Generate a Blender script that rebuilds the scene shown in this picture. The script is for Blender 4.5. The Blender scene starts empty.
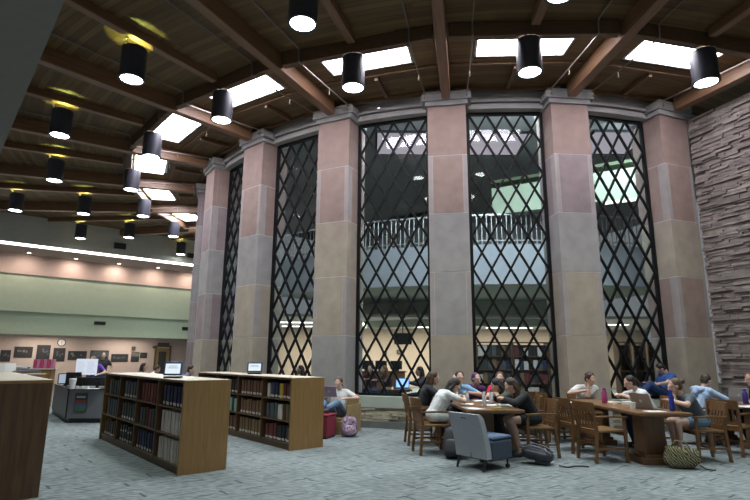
import bpy, bmesh, math, random
from math import sin, cos, pi, radians as rad
from mathutils import Vector, Matrix
random.seed(7)
S = bpy.context.scene
COL = S.collection
D = bpy.data
# ------------------------------------------------------------------ camera
F = 520.0; EYE = 1.5; PIT = rad(11.7442); ROL = rad(0.4163)
cam = D.cameras.new('camera'); co = D.objects.new('camera', cam); COL.objects.link(co)
cam.sensor_width = 36; cam.lens = F / 750 * 36; cam.clip_end = 200; cam.clip_start = 0.1
co.matrix_world = Matrix.Translation((0, 0, EYE)) @ Matrix.Rotation(pi/2 + PIT, 4, 'X') @ Matrix.Rotation(ROL, 4, 'Z')
S.camera = co
def ray(px, py):
    a, b = px-375, py-250; c, s = cos(ROL), sin(ROL)
    u = a*c + b*s; v = -a*s + b*c
    x, y, z = u/F, 1, -v/F
    return Vector((x, y*cos(PIT)-z*sin(PIT), y*sin(PIT)+z*cos(PIT)))
def onz(px, py, z): d = ray(px, py); return d*((z-EYE)/d.z) + Vector((0, 0, EYE))
def ony(px, py, Y): d = ray(px, py); return d*(Y/d.y) + Vector((0, 0, EYE))
# plan of the round arcade
CX, CY, R, HW = 3.526, 21.716, 10.577, 0.4464
TH0, DTH = rad(-72.183), rad(15.5002)
def ang(i): return TH0 + i*DTH
def pol(i, r, z=0):
    t = ang(i); return Vector((CX + r*sin(t), CY - r*cos(t), z))
# ------------------------------------------------------------------ materials
MC = {}
def mat(name, col, rough=.6, var=.0, scale=6, metal=0, stretch=(1, 1, 1), bump=0, emit=None, est=0, spec=None):
    if name in MC: return MC[name]
    m = D.materials.new(name); m.use_nodes = True; MC[name] = m
    nt = m.node_tree; p = nt.nodes['Principled BSDF']; L = nt.links.new
    c = (*col, 1); p.inputs['Base Color'].default_value = c
    p.inputs['Roughness'].default_value = rough; p.inputs['Metallic'].default_value = metal
    if spec is not None: p.inputs['Specular IOR Level'].default_value = spec
    if var or bump:
        tc = nt.nodes.new('ShaderNodeTexCoord'); mp = nt.nodes.new('ShaderNodeMapping'); mp.inputs['Scale'].default_value = stretch
        L(tc.outputs['Object'], mp.inputs['Vector'])
        nz = nt.nodes.new('ShaderNodeTexNoise'); nz.inputs['Scale'].default_value = scale; nz.inputs['Detail'].default_value = 5
        L(mp.outputs[0], nz.inputs['Vector'])
        rp = nt.nodes.new('ShaderNodeValToRGB'); rp.color_ramp.elements[0].position = .3; rp.color_ramp.elements[1].position = .7
        rp.color_ramp.elements[0].color = (*[x*(1-var) for x in col], 1); rp.color_ramp.elements[1].color = (*[min(1, x*(1+var)) for x in col], 1)
        L(nz.outputs['Fac'], rp.inputs[0]); L(rp.outputs[0], p.inputs['Base Color'])
        if bump:
            b = nt.nodes.new('ShaderNodeBump'); b.inputs['Strength'].default_value = bump; b.inputs['Distance'].default_value = .02
            L(nz.outputs['Fac'], b.inputs['Height']); L(b.outputs[0], p.inputs['Normal'])
    if emit:
        p.inputs['Emission Color'].default_value = (*emit, 1); p.inputs['Emission Strength'].default_value = est
    return m
class NT:      # small helper for node graphs
    def __init__(s, name):
        s.m = D.materials.new(name); s.m.use_nodes = True; s.nt = s.m.node_tree; s.p = s.nt.nodes['Principled BSDF']
    def n(s, t, **k):
        q = s.nt.nodes.new('ShaderNode'+t)
        for a, b in k.items():
            setattr(q, a, b)
        return q
    def l(s, a, b): s.nt.links.new(a, b)
    def math(s, op, a, b=None, c=None):
        q = s.n('Math', operation=op)
        for i, v in enumerate((a, b, c)):
            if v is None: continue
            if isinstance(v, (int, float)): q.inputs[i].default_value = v
            else: s.l(v, q.inputs[i])
        return q.outputs[0]
def carpet():
    g = NT('carpet'); tc = g.n('TexCoord'); mp = g.n('Mapping'); mp.inputs['Rotation'].default_value = (0, 0, rad(-40.4))
    g.l(tc.outputs['Object'], mp.inputs[0]); sx = g.n('SeparateXYZ'); g.l(mp.outputs[0], sx.inputs[0])
    u, v = sx.outputs[0], sx.outputs[1]
    tot = None
    for k, (lu, lv, ou, ov, th, swap) in enumerate([(.62, .31, 0, 0, .55, 0), (.6, .37, .21, .17, .6, 1), (.8, .27, .4, .1, .62, 0)]):
        a, b = (v, u) if swap else (u, v)
        b2 = g.math('DIVIDE', g.math('ADD', b, ov), lv); iv = g.math('FLOOR', b2)
        a2 = g.math('ADD', g.math('DIVIDE', g.math('ADD', a, ou), lu), g.math('MULTIPLY', iv, .37)); iu = g.math('FLOOR', a2)
        cx = g.n('CombineXYZ'); g.l(iu, cx.inputs[0]); g.l(iv, cx.inputs[1]); cx.inputs[2].default_value = k
        wn = g.n('TexWhiteNoise'); wn.noise_dimensions = '3D'; g.l(cx.outputs[0], wn.inputs[0])
        pick = g.math('GREATER_THAN', wn.outputs[0], th)
        fa = g.math('FRACT', a2); fb = g.math('FRACT', b2)
        d = g.math('MULTIPLY', pick, g.math('MULTIPLY', g.math('LESS_THAN', fa, .34), g.math('LESS_THAN', fb, .09)))
        tot = d if tot is None else g.math('MAXIMUM', tot, d)
    nz = g.n('TexNoise'); nz.inputs['Scale'].default_value = 9; nz.inputs['Detail'].default_value = 6
    mp2 = g.n('Mapping'); mp2.inputs['Rotation'].default_value = (0, 0, rad(-40.4)); mp2.inputs['Scale'].default_value = (.9, 3.0, 1)
    g.l(tc.outputs['Object'], mp2.inputs[0]); g.l(mp2.outputs[0], nz.inputs[0])
    rp = g.n('ValToRGB'); rp.color_ramp.elements[0].position = .36; rp.color_ramp.elements[1].position = .66
    rp.color_ramp.elements[0].color = (.125, .148, .155, 1); rp.color_ramp.elements[1].color = (.262, .29, .302, 1)
    g.l(nz.outputs[0], rp.inputs[0])
    # tile-by-tile tone
    ck = g.n('TexBrick'); ck.offset = .5; ck.inputs['Scale'].default_value = 1; ck.inputs['Brick Width'].default_value = 1.2; ck.inputs['Row Height'].default_value = .6
    ck.inputs['Mortar Size'].default_value = .0; ck.inputs[1].default_value = (.86, .86, .86, 1); ck.inputs[2].default_value = (1.08, 1.08, 1.08, 1)
    g.l(mp.outputs[0], ck.inputs[0])
    mu = g.n('MixRGB', blend_type='MULTIPLY'); mu.inputs[0].default_value = 1; g.l(rp.outputs[0], mu.inputs[1]); g.l(ck.outputs[0], mu.inputs[2])
    mx = g.n('MixRGB'); g.l(g.math('MULTIPLY', tot, .78), mx.inputs[0]); g.l(mu.outputs[0], mx.inputs[1]); mx.inputs[2].default_value = (.05, .065, .075, 1)
    g.l(mx.outputs[0], g.p.inputs['Base Color']); g.p.inputs['Roughness'].default_value = .95; g.p.inputs['Specular IOR Level'].default_value = .1
    return g.m
def deck_wood():    # planks running round the arcade; object origin is at the arcade's centre
    g = NT('deck_planks'); tc = g.n('TexCoord'); sx = g.n('SeparateXYZ'); g.l(tc.outputs['Object'], sx.inputs[0])
    x, y = sx.outputs[0], sx.outputs[1]
    r = g.math('SQRT', g.math('ADD', g.math('MULTIPLY', x, x), g.math('MULTIPLY', y, y)))
    t = g.math('ARCTAN2', x, g.math('MULTIPLY', y, -1))
    q = g.math('DIVIDE', r, .14); iq = g.math('FLOOR', q); fq = g.math('FRACT', q)
    seg = g.math('FLOOR', g.math('ADD', g.math('MULTIPLY', t, 4.2), g.math('MULTIPLY', iq, .37)))
    cx = g.n('CombineXYZ'); g.l(iq, cx.inputs[0]); g.l(seg, cx.inputs[1]); wn = g.n('TexWhiteNoise'); g.l(cx.outputs[0], wn.inputs[0])
    c2 = g.n('CombineXYZ'); g.l(g.math('MULTIPLY', r, 14), c2.inputs[0]); g.l(g.math('MULTIPLY', t, 12), c2.inputs[1]); g.l(wn.outputs[0], c2.inputs[2])
    nz = g.n('TexNoise'); nz.inputs['Scale'].default_value = 1.4; nz.inputs['Detail'].default_value = 4; g.l(c2.outputs[0], nz.inputs[0])
    f = g.math('ADD', g.math('MULTIPLY', wn.outputs[0], .5), g.math('MULTIPLY', nz.outputs[0], .6))
    rp = g.n('ValToRGB'); rp.color_ramp.elements[0].position = .2; rp.color_ramp.elements[1].position = .95
    rp.color_ramp.elements[0].color = (.085, .05, .02, 1); rp.color_ramp.elements[1].color = (.2, .125, .05, 1); g.l(f, rp.inputs[0])
    mx = g.n('MixRGB'); g.l(g.math('LESS_THAN', fq, .07), mx.inputs[0]); g.l(rp.outputs[0], mx.inputs[1]); mx.inputs[2].default_value = (.05, .03, .015, 1)
    g.l(mx.outputs[0], g.p.inputs['Base Color']); g.p.inputs['Roughness'].default_value = .65
    return g.m
def glass_mat():
    m = D.materials.new('window_glass'); m.use_nodes = True; nt = m.node_tree; nt.nodes.clear()
    o = nt.nodes.new('ShaderNodeOutputMaterial'); mx = nt.nodes.new('ShaderNodeMixShader'); tr = nt.nodes.new('ShaderNodeBsdfTransparent')
    gl = nt.nodes.new('ShaderNodeBsdfGlossy'); gl.inputs['Roughness'].default_value = .01; fr = nt.nodes.new('ShaderNodeFresnel'); ge = nt.nodes.new('ShaderNodeNewGeometry'); mr = nt.nodes.new('ShaderNodeMapRange'); mr.inputs[3].default_value = 1.5; mr.inputs[4].default_value = 1.0; nt.links.new(ge.outputs['Backfacing'], mr.inputs[0]); nt.links.new(mr.outputs[0], fr.inputs[0])
    tr.inputs[0].default_value = (.86, .9, .9, 1)
    nt.links.new(fr.outputs[0], mx.inputs[0]); nt.links.new(tr.outputs[0], mx.inputs[1]); nt.links.new(gl.outputs[0], mx.inputs[2]); nt.links.new(mx.outputs[0], o.inputs[0])
    return m
def emitm(name, col, st):
    if name in MC: return MC[name]
    m = D.materials.new(name); m.use_nodes = True; nt = m.node_tree; nt.nodes.clear(); MC[name] = m
    o = nt.nodes.new('ShaderNodeOutputMaterial'); e = nt.nodes.new('ShaderNodeEmission'); e.inputs[0].default_value = (*col, 1); e.inputs[1].default_value = st
    nt.links.new(e.outputs[0], o.inputs[0]); return m
def wood(name, col, sc=(6, 6, .6), var=.28, rough=.45): return mat(name, col, rough, var, 5, stretch=sc)
# ------------------------------------------------------------------ mesh builder
class MB:
    def __init__(s): s.v = []; s.f = []; s.mi = []
    def add(s, vs, fs, m=0):
        b = len(s.v); s.v += [tuple(p) for p in vs]; s.f += [tuple(b+i for i in q) for q in fs]; s.mi += [m]*len(fs); return s
    def box(s, c, d, M=None, m=0):
        hx, hy, hz = d[0]/2, d[1]/2, d[2]/2
        vs = [Vector((x, y, z)) for z in (-hz, hz) for x, y in ((-hx, -hy), (hx, -hy), (hx, hy), (-hx, hy))]
        if M is not None: vs = [M @ p for p in vs]
        c = Vector(c); vs = [p+c for p in vs]
        return s.add(vs, [(3, 2, 1, 0), (4, 5, 6, 7), (0, 1, 5, 4), (1, 2, 6, 5), (2, 3, 7, 6), (3, 0, 4, 7)], m)
    def bx(s, x0, x1, y0, y1, z0, z1, m=0): return s.box(((x0+x1)/2, (y0+y1)/2, (z0+z1)/2), (x1-x0, y1-y0, z1-z0), None, m)
    def hexa(s, bot, top, m=0):
        n = len(bot); return s.add(list(bot)+list(top), [tuple(range(n-1, -1, -1)), tuple(range(n, 2*n))]+[(i, (i+1) % n, n+(i+1) % n, n+i) for i in range(n)], m)
    def prism(s, poly, z0, z1, m=0): return s.hexa([(p[0], p[1], z0) for p in poly], [(p[0], p[1], z1) for p in poly], m)
    def bar(s, a, b, w, h, up=(0, 0, 1), m=0, w2=None, h2=None):
        a, b = Vector(a), Vector(b); d = (b-a).normalized(); up = Vector(up); x = d.cross(up)
        if x.length < 1e-4: x = d.cross(Vector((0, 1, 0)))
        x.normalize(); y = x.cross(d); w2 = w2 or w; h2 = h2 or h
        q = lambda p, w, h: [p+x*sx*w/2+y*sy*h/2 for sx, sy in ((-1, -1), (1, -1), (1, 1), (-1, 1))]
        return s.hexa(q(a, w, h), q(b, w2, h2), m)
    def tube(s, pts, r, n=8, m=0, cap=True):
        pts = [Vector(p) for p in pts]; rr = r if isinstance(r, (list, tuple)) else [r]*len(pts); vs = []; x = None
        for i, p in enumerate(pts):
            d = (pts[min(i+1, len(pts)-1)]-pts[max(i-1, 0)]).normalized()
            if x is None or abs(x.dot(d)) > .99: x = d.orthogonal().normalized()
            x = (x-d*x.dot(d)).normalized(); y = d.cross(x)
            vs += [p+(x*cos(2*pi*k/n)+y*sin(2*pi*k/n))*rr[i] for k in range(n)]
        fs = [(i*n+k, i*n+(k+1) % n, (i+1)*n+(k+1) % n, (i+1)*n+k) for i in range(len(pts)-1) for k in range(n)]
        if cap: fs += [tuple(range(n-1, -1, -1)), tuple(range((len(pts)-1)*n, len(pts)*n))]
        return s.add(vs, fs, m)
    def lathe(s, prof, c=(0, 0, 0), n=20, m=0, cap=True):
        c = Vector(c); vs = [c+Vector((r*cos(2*pi*k/n), r*sin(2*pi*k/n), z)) for r, z in prof for k in range(n)]
        fs = [(i*n+k, i*n+(k+1) % n, (i+1)*n+(k+1) % n, (i+1)*n+k) for i in range(len(prof)-1) for k in range(n)]
        if cap: fs += [tuple(range(n-1, -1, -1)), tuple(range((len(prof)-1)*n, len(prof)*n))]
        return s.add(vs, fs, m)
    def ball(s, c, r, M=None, n=14, m=0):
        r = (r, r, r) if isinstance(r, (int, float)) else r; vs = []; h = n//2+1; c = Vector(c)
        for i in range(h+1):
            a = pi*i/h
            if i in (0, h): ps = [Vector((0, 0, r[2]*cos(a)))]
            else: ps = [Vector((r[0]*sin(a)*cos(2*pi*k/n), r[1]*sin(a)*sin(2*pi*k/n), r[2]*cos(a))) for k in range(n)]
            vs += [c+(M @ p if M is not None else p) for p in ps]
        fs = [(0, 1+k, 1+(k+1) % n) for k in range(n)]
        for i in range(h-2): fs += [(1+i*n+k, 1+(i+1)*n+k, 1+(i+1)*n+(k+1) % n, 1+i*n+(k+1) % n) for k in range(n)]
        b = 1+(h-2)*n; fs += [(b+k, len(vs)-1, b+(k+1) % n) for k in range(n)]
        return s.add(vs, fs, m)
    def cap(s, a, b, r1, r2=None, n=10):      # round-ended tapered limb
        a, b = Vector(a), Vector(b); r2 = r1 if r2 is None else r2; d = b-a; L = d.length
        d = d/L if L > 1e-6 else Vector((0, 0, 1)); pts = []; rr = []
        for k in range(4): t = pi/2*k/4; pts.append(a-d*r1*cos(t)); rr.append(max(r1*sin(t), r1*.12))
        pts.append(a); rr.append(r1); pts.append(b); rr.append(r2)
        for k in range(1, 5): t = pi/2*k/4; pts.append(b+d*r2*sin(t)); rr.append(max(r2*cos(t), r2*.12))
        return s.tube(pts, rr, n)
    def build(s, name, mats, parent=None, loc=None, smooth=None, bevel=0):
        me = D.meshes.new(name); me.from_pydata(s.v, [], s.f)
        for m in (mats if isinstance(mats, (list, tuple)) else [mats]): me.materials.append(m)
        me.polygons.foreach_set('material_index', s.mi)
        bm = bmesh.new(); bm.from_mesh(me); bmesh.ops.recalc_face_normals(bm, faces=bm.faces); bm.to_mesh(me); bm.free()
        if smooth:
            me.polygons.foreach_set('use_smooth', [True]*len(me.polygons)); me.set_sharp_from_angle(angle=rad(smooth))
        o = D.objects.new(name, me); COL.objects.link(o)
        if parent: o.parent = parent
        if loc is not None: o.location = loc
        if bevel:
            b = o.modifiers.new('bevel', 'BEVEL'); b.width = bevel; b.segments = 2; b.limit_method = 'ANGLE'
        return o
def tag(o, label, cat, group=None, kind='thing'):
    o['label'] = label; o['category'] = cat
    if group: o['group'] = group
    if kind: o['kind'] = kind
    return o
def thing(name, label, cat, loc=(0, 0, 0), rz=0, group=None):
    o = D.objects.new(name, None); COL.objects.link(o); o.location = loc; o.rotation_euler = (0, 0, rz); o.empty_display_size = .1
    return tag(o, label, cat, group)
def struct(o): o['kind'] = 'structure'; return o
def dup(root, loc=None, rz=None, label=None, group=None):
    r = root.copy(); COL.objects.link(r)
    if loc is not None: r.location = loc
    if rz is not None: r.rotation_euler = (0, 0, rz)
    if label: r['label'] = label
    if group: r['group'] = group
    for ch in list(root.children):
        c = ch.copy(); COL.objects.link(c); c.parent = r
        for g in ch.children:
            d = g.copy(); COL.objects.link(d); d.parent = c
    return r
ORD = ['first', 'second', 'third', 'fourth', 'fifth', 'sixth', 'seventh', 'eighth', 'ninth', 'tenth', 'eleventh', 'twelfth', 'thirteenth', 'fourteenth', 'fifteenth', 'sixteenth',
       'seventeenth', 'eighteenth', 'nineteenth', 'twentieth', 'twenty-first', 'twenty-second', 'twenty-third', 'twenty-fourth', 'twenty-fifth', 'twenty-sixth']
# ------------------------------------------------------------------ people
def fuse(mb, name, mats, voxel, parent, smooth_it=3):
    me = D.meshes.new('tmp'); me.from_pydata(mb.v, [], mb.f); o = D.objects.new('tmp', me); COL.objects.link(o)
    bm = bmesh.new(); bm.from_mesh(me); bmesh.ops.recalc_face_normals(bm, faces=bm.faces); bm.to_mesh(me); bm.free()
    r = o.modifiers.new('r', 'REMESH'); r.mode = 'VOXEL'; r.voxel_size = voxel
    sm = o.modifiers.new('s', 'SMOOTH'); sm.iterations = smooth_it; sm.factor = .5
    dg = bpy.context.evaluated_depsgraph_get(); m2 = D.meshes.new_from_object(o.evaluated_get(dg))
    D.objects.remove(o); D.meshes.remove(me)
    m2.name = name; m2.materials.clear(); m2.materials.append(mats)
    m2.polygons.foreach_set('use_smooth', [True]*len(m2.polygons))
    q = D.objects.new(name, m2); COL.objects.link(q); q.parent = parent; return q
def ik(a, t, l1, l2, pole):
    a, t, pole = Vector(a), Vector(t), Vector(pole); d = t-a; L = min(d.length, (l1+l2)*.995); d.normalize(); t = a+d*L
    x = (l1*l1-l2*l2+L*L)/(2*L); h = math.sqrt(max(0, l1*l1-x*x)); p = (pole-d*pole.dot(d)).normalized()
    return a+d*x+p*h, t
SK = [mat('skin_fair', (.55, .36, .28), .5, .06, 20), mat('skin_tan', (.45, .28, .2), .5, .06, 20)]
def person(label, xy, face, hz=.58, lean=10, side=0, head=(0, 10), lh=(-.14, .42, .84), rh=(.14, .42, .84), knees=None, ankles=None, top=(.5, .5, .5), sleeve='short',
           bottom=(.03, .04, .08), legs='pants', hair=(.03, .018, .012), style='long', skin=0, shoe=(.05, .05, .06), group=None, vox=.0085, scale=1.0, z=0, topvar=.1, topscale=14, jeanvar=.15):
    root = thing('person', label, 'person', (xy[0], xy[1], z), rad(face-90), group); root.scale = (scale,)*3
    b = MB(); V = Vector
    hip = V((0, 0, hz)); lr = rad(lean); sr = rad(side)
    up = V((sin(sr), sin(lr)*cos(sr), cos(lr)*cos(sr))).normalized(); rt = V((cos(sr), 0, -sin(sr))); fw = up.cross(rt).normalized(); rt = fw.cross(up)
    P = lambda r, f, u: hip+rt*r+fw*f+up*u*.875
    nb = P(0, .0, .50); hpit, hyaw = rad(head[1]), rad(head[0])
    sh = [P(-.165, 0, .455), P(.165, 0, .455)]; hipj = [hip+V((-.09, 0, 0)), hip+V((.09, 0, 0))]
    kn = knees or [(-.12, .42, hz-.03), (.12, .42, hz-.03)]; an = ankles or [(-.12, .29, .09), (.12, .29, .09)]
    kn = [V(k) for k in kn]; an = [V(a) for a in an]
    # torso
    def torso(B, g=0.):
        B.cap(hipj[0]+V((.015, 0, .015)), hipj[1]+V((-.015, 0, .015)), .094+g)
        for s in (-1, 1): B.cap(P(.05*s, .0, .06), P(.075*s, .01, .33), .095+g, .105+g)
        B.cap(P(-.06, .0, .2), P(.06, .0, .2), .09+g); B.cap(P(-.1, .0, .37), P(.1, .0, .37), .095+g)
        for s in (0, 1): B.cap(P(0, -.005, .47), sh[s], .058+g, .062+g)
    torso(b)
    # head
    hd = V((sin(hyaw)*cos(hpit*.6), 0, 0)); Mh = Matrix.Rotation(-hyaw, 3, 'Z') @ Matrix.Rotation(-hpit, 3, 'X')
    nk = nb+(up*.6+Mh @ V((0, .25, .6))).normalized()*.09; b.cap(nb-up*.03, nk, .052, .048)
    hc = nk+Mh @ V((0, .035, .085)); HP = lambda x, y, zz: hc+Mh @ V((x, y, zz))
    b.ball(HP(0, -.012, .03), (.074, .092, .09), Mh, 16); b.ball(HP(0, .018, -.035), (.058, .068, .078), Mh, 14); b.ball(HP(0, .055, -.09), (.03, .03, .024), Mh, 10)
    b.cap(HP(0, .082, .015), HP(0, .105, -.025), .009, .014); b.cap(HP(-.02, .08, -.058), HP(.02, .08, -.058), .009)
    for s in (-1, 1): b.ball(HP(.075*s, -.008, -.005), (.011, .022, .032), Mh, 8); b.cap(HP(.018*s, .082, .028), HP(.045*s, .07, .028), .012)
    # arms and hands
    elb = []; wr = []
    for s, T in ((-1, lh), (1, rh)):
        k = 0 if s < 0 else 1
        T = (T[0], T[1], T[2]+(.045 if .8 < T[2] < .9 else 0)); e, w = ik(sh[k], T, .285, .25, (s*.3, -.3, -1) if T[2] > .98 else (s*.95, -.35, -.2)); elb.append(e); wr.append(w)
        b.cap(sh[k], e, .052, .041); b.cap(e, w, .041, .029)
        d = (w-e).normalized(); sd = d.cross(V((0, 0, 1)));  sd = sd.normalized() if sd.length > .2 else V((1, 0, 0)); dn = d.cross(sd).normalized()
        if dn.z > 0: dn = -dn
        pm = w+d*.085; b.cap(w, w+d*.03, .028, .03)
        for q in (-.03, -.01, .01, .03): b.cap(w+d*.03+sd*q*.6, pm+sd*q, .017, .0125)
        for q, Lf in ((-.033, .062), (-.011, .075), (.011, .08), (.033, .066)):
            a1 = pm+sd*q+(d*.9+dn*.15).normalized()*Lf*.55; a2 = a1+(d*.85+dn*.35).normalized()*Lf*.5; b.cap(pm+sd*q, a1, .0105, .0095, 8); b.cap(a1, a2, .0095, .008, 8)
        ts = -s if sd.x > 0 else s; tb = w+d*.035+sd*.025*ts; t1 = tb+(d*.7+sd*.7*ts+dn*.25).normalized()*.042; b.cap(tb, t1, .014, .011, 8); b.cap(t1, t1+(d*.9+dn*.3).normalized()*.03, .011, .009, 8)
    for k in (0, 1):
        b.cap(hipj[k], kn[k], .088, .058); b.cap(kn[k], kn[k]*.6+an[k]*.4+V((0, -.015, 0)), .055, .054); b.cap(kn[k]*.6+an[k]*.4+V((0, -.015, 0)), an[k], .054, .036)
        b.cap(an[k]+V((0, 0, -.04)), an[k]+V((0, .12, -.055)), .034, .03)
    fuse(b, 'body', SK[skin], vox, root)
    # clothes
    c = MB(); torso(c, .013)
    fr = {'short': .6, 'long': 1, 'none': 0, 'three': 1}[sleeve]
    for k in (0, 1):
        if fr: c.cap(sh[k], sh[k].lerp(elb[k], fr), .066, .058)
        if sleeve == 'long': c.cap(elb[k], elb[k].lerp(wr[k], .93), .058, .044)
        if sleeve == 'three': c.cap(elb[k], elb[k].lerp(wr[k], .4), .056, .05)
    fuse(c, 'hooded_top' if style == 'hood' else 'shirt', mat('cloth_%.2f_%.2f_%.2f' % top, top, .85, topvar, topscale), vox*1.5, root)
    c = MB(); c.cap(hipj[0]+V((.01, 0, -.0)), hipj[1]+V((-.01, 0, -.0)), .1)
    for k in (0, 1):
        q = {'pants': 1, 'shorts': .55, 'skirt': .8}[legs]
        c.cap(hipj[k]+V((0, 0, .0)), hipj[k].lerp(kn[k], q), .099, .099-.025*q)
        if legs == 'pants': c.cap(kn[k], kn[k].lerp(an[k], .95), .072, .056)
    if legs == 'skirt': c.cap(hip+V((0, .05, 0)), (kn[0]+kn[1])*.5*.85+hip*.15, .1, .085)
    fuse(c, {'pants': 'trousers', 'shorts': 'shorts', 'skirt': 'skirt'}[legs], mat('bottom_%.2f_%.2f_%.2f' % bottom, bottom, .85, jeanvar, 12), vox*1.5, root)
    for k in (0, 1):
        c = MB(); c.cap(an[k]+V((0, -.03, -.045)), an[k]+V((0, .13, -.05)), .045, .04); fuse(c, 'shoe', mat('shoe_%.2f_%.2f' % shoe[:2], shoe, .6), vox*1.4, root, 2)
    # hair
    h = MB(); h.ball(HP(0, -.03, .045), (.086, .092, .088), Mh, 16); h.ball(HP(0, -.055, .0), (.08, .062, .085), Mh, 14)
    if style == 'long':
        for s in (-1, 1):
            h.cap(HP(.062*s, -.03, .01), HP(.068*s, -.03, -.1), .033, .033); h.cap(HP(.066*s, -.03, -.09), HP(.075*s, -.015, -.1)+V((0, 0, -.17)), .035, .03)
        h.cap(HP(0, -.075, .0), HP(0, -.09, -.16)+V((0, 0, -.08)), .062, .05)
    if style == 'bun': h.ball(HP(0, -.14, .05), .045, None, 12)
    if style == 'tail': h.cap(HP(0, -.11, .03), HP(0, -.16, -.12), .035, .025)
    if style == 'curly':
        for q in range(26):
            a = random.uniform(0, 2*pi); e = random.uniform(-.2, 1.4); h.ball(HP(.08*cos(a)*cos(e), -.03+.085*sin(a)*cos(e) if sin(a) < .4 else -.03+.04*cos(e), .05+.08*sin(e)), .026, None, 8)
    fuse(h, 'hair', mat('hair_%.3f_%.3f' % hair[:2], hair, .55, .35, 30, stretch=(4, 4, .6)), vox*1.2, root)
    for s in (-1, 1):
        ey = MB().ball(HP(.033*s, .079, .006), .0125, None, 10).build('eye', mat('eye_white', (.6, .58, .55), .3), root, smooth=60)
        MB().ball(HP(.033*s, .087, .006), .0068, None, 8).build('iris', mat('eye_dark', (.03, .02, .015), .2), ey, smooth=60)
    MB().cap(HP(-.017, .0895, -.058), HP(.017, .0895, -.058), .005).build('mouth', mat('lips', (.42, .16, .14), .5), root, smooth=60)
    if style == 'hood':
        h = MB(); h.cap(P(-.09, -.1, .44), P(.09, -.1, .44), .06); h.cap(P(0, -.13, .36), P(0, -.12, .45), .06); fuse(h, 'hood', mat('cloth_%.2f_%.2f_%.2f' % top, top), .012, root)
    return root
# ------------------------------------------------------------------ setting: floor, arcade
GR = rad(40.4); U = Vector((cos(GR), sin(GR), 0)); N = Vector((-sin(GR), cos(GR), 0))      # the building's grid
P0 = Vector((-15.96, 23.11, 0)); MG = Matrix.Rotation(GR, 3, 'Z')
struct(MB().bx(-34, 24, -9, 42, -.1, 0).build('floor', carpet()))
STONE = [mat('stone_rose', (.315, .225, .195), .8, .13, 3, bump=.15), mat('stone_tan', (.38, .325, .26), .8, .12, 3, bump=.15), mat('stone_grey', (.33, .315, .305), .8, .12, 3, bump=.15),
         mat('stone_mauve', (.285, .225, .23), .8, .14, 3, bump=.15), mat('stone_pale', (.365, .325, .31), .8, .1, 3, bump=.1), mat('mortar', (.58, .55, .53), .9, .05)]
LIME = mat('limestone', (.36, .355, .35), .8, .1, 4, bump=.1)
ZS = [0, .64, 1.998, 3.367, 4.711, 6.094, 7.334]
CDEP = .56
def column(i, tints):
    t = ang(i); o = pol(i, R); root = thing('stone_column', '', 'column', o, t)    # local: x along the face, y inward (away from us)
    sh = MB(); sh.bx(-HW+.004, HW-.004, .004, CDEP+.3, 0, 7.334, 5)
    for k in range(6):
        z0, z1 = ZS[k]+.007, ZS[k+1]-.007; m = tints[k]
        if k in (2, 4) or (k == 0):
            pan = k in (2, 4)
            if pan:
                for s in (-1, 1):
                    xs = sorted((s*HW, s*(HW-.1))); sh.bx(xs[0], xs[1], 0, .1, z0, z1, 4)
                    sh.bx(*sorted((s*HW, s*(HW-.05))), .103, .2, z0, z1, 4); sh.bx(*sorted((s*HW, s*(HW-.05))), .205, CDEP+.3, z0, z1, m)
                sh.bx(-HW+.106, HW-.106, 0, .1, z0, z1, m)
                continue
        sh.bx(-HW, HW, 0, .12, z0, z1, m)
        for s in (-1, 1): sh.bx(*sorted((s*HW, s*(HW-.1))), .125, CDEP+.3, z0, z1, (m, m, (m+1) % 4, m, 3, m)[k])
    sh.build('shaft', STONE, root)
    cp = MB(); cp.bx(-HW-.05, HW+.05, -.05, CDEP+.3, 7.338, 7.45); cp.bx(-HW-.13, HW+.13, -.09, CDEP+.3, 7.45, 7.62); cp.bx(-HW-.1, HW+.1, -.12, CDEP+.3, 7.62, 7.66)
    cp.build('capital', LIME, root)
    return root
TI = {-2: (2, 2, 3, 2, 3, 0), -1: (2, 2, 3, 3, 3, 3), 0: (2, 3, 3, 2, 3, 3), 1: (1, 1, 3, 2, 3, 0), 2: (1, 1, 1, 2, 0, 0), 3: (2, 2, 1, 1, 0, 0), 4: (1, 1, 2, 2, 0, 0), 5: (2, 1, 1, 2, 3, 0), 6: (1, 1, 0, 1, 0, 0), 7: (1, 1, 2, 1, 0, 0)}
CW = {6: 'stone column against the stacked stone wall', 5: 'stone column behind the long reading table, next after the wall column', 4: 'stone column behind the table with the grey lounge chair',
      3: 'stone column behind the reader seated with a pink laptop', 2: 'stone column behind the bookcase of brown volumes', 1: 'narrow-looking stone column between two sliver windows', 0: 'farthest visible stone column, edge-on beside the green balcony wall',
      -1: 'hidden-side stone column beyond the edge-on one', -2: 'hidden stone column at the far side of the arcade', 7: 'stone column behind the stacked stone wall'}
for i in range(-1, 7): column(i, TI[i])['label'] = 'tall pinkish '+CW[i]
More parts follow.
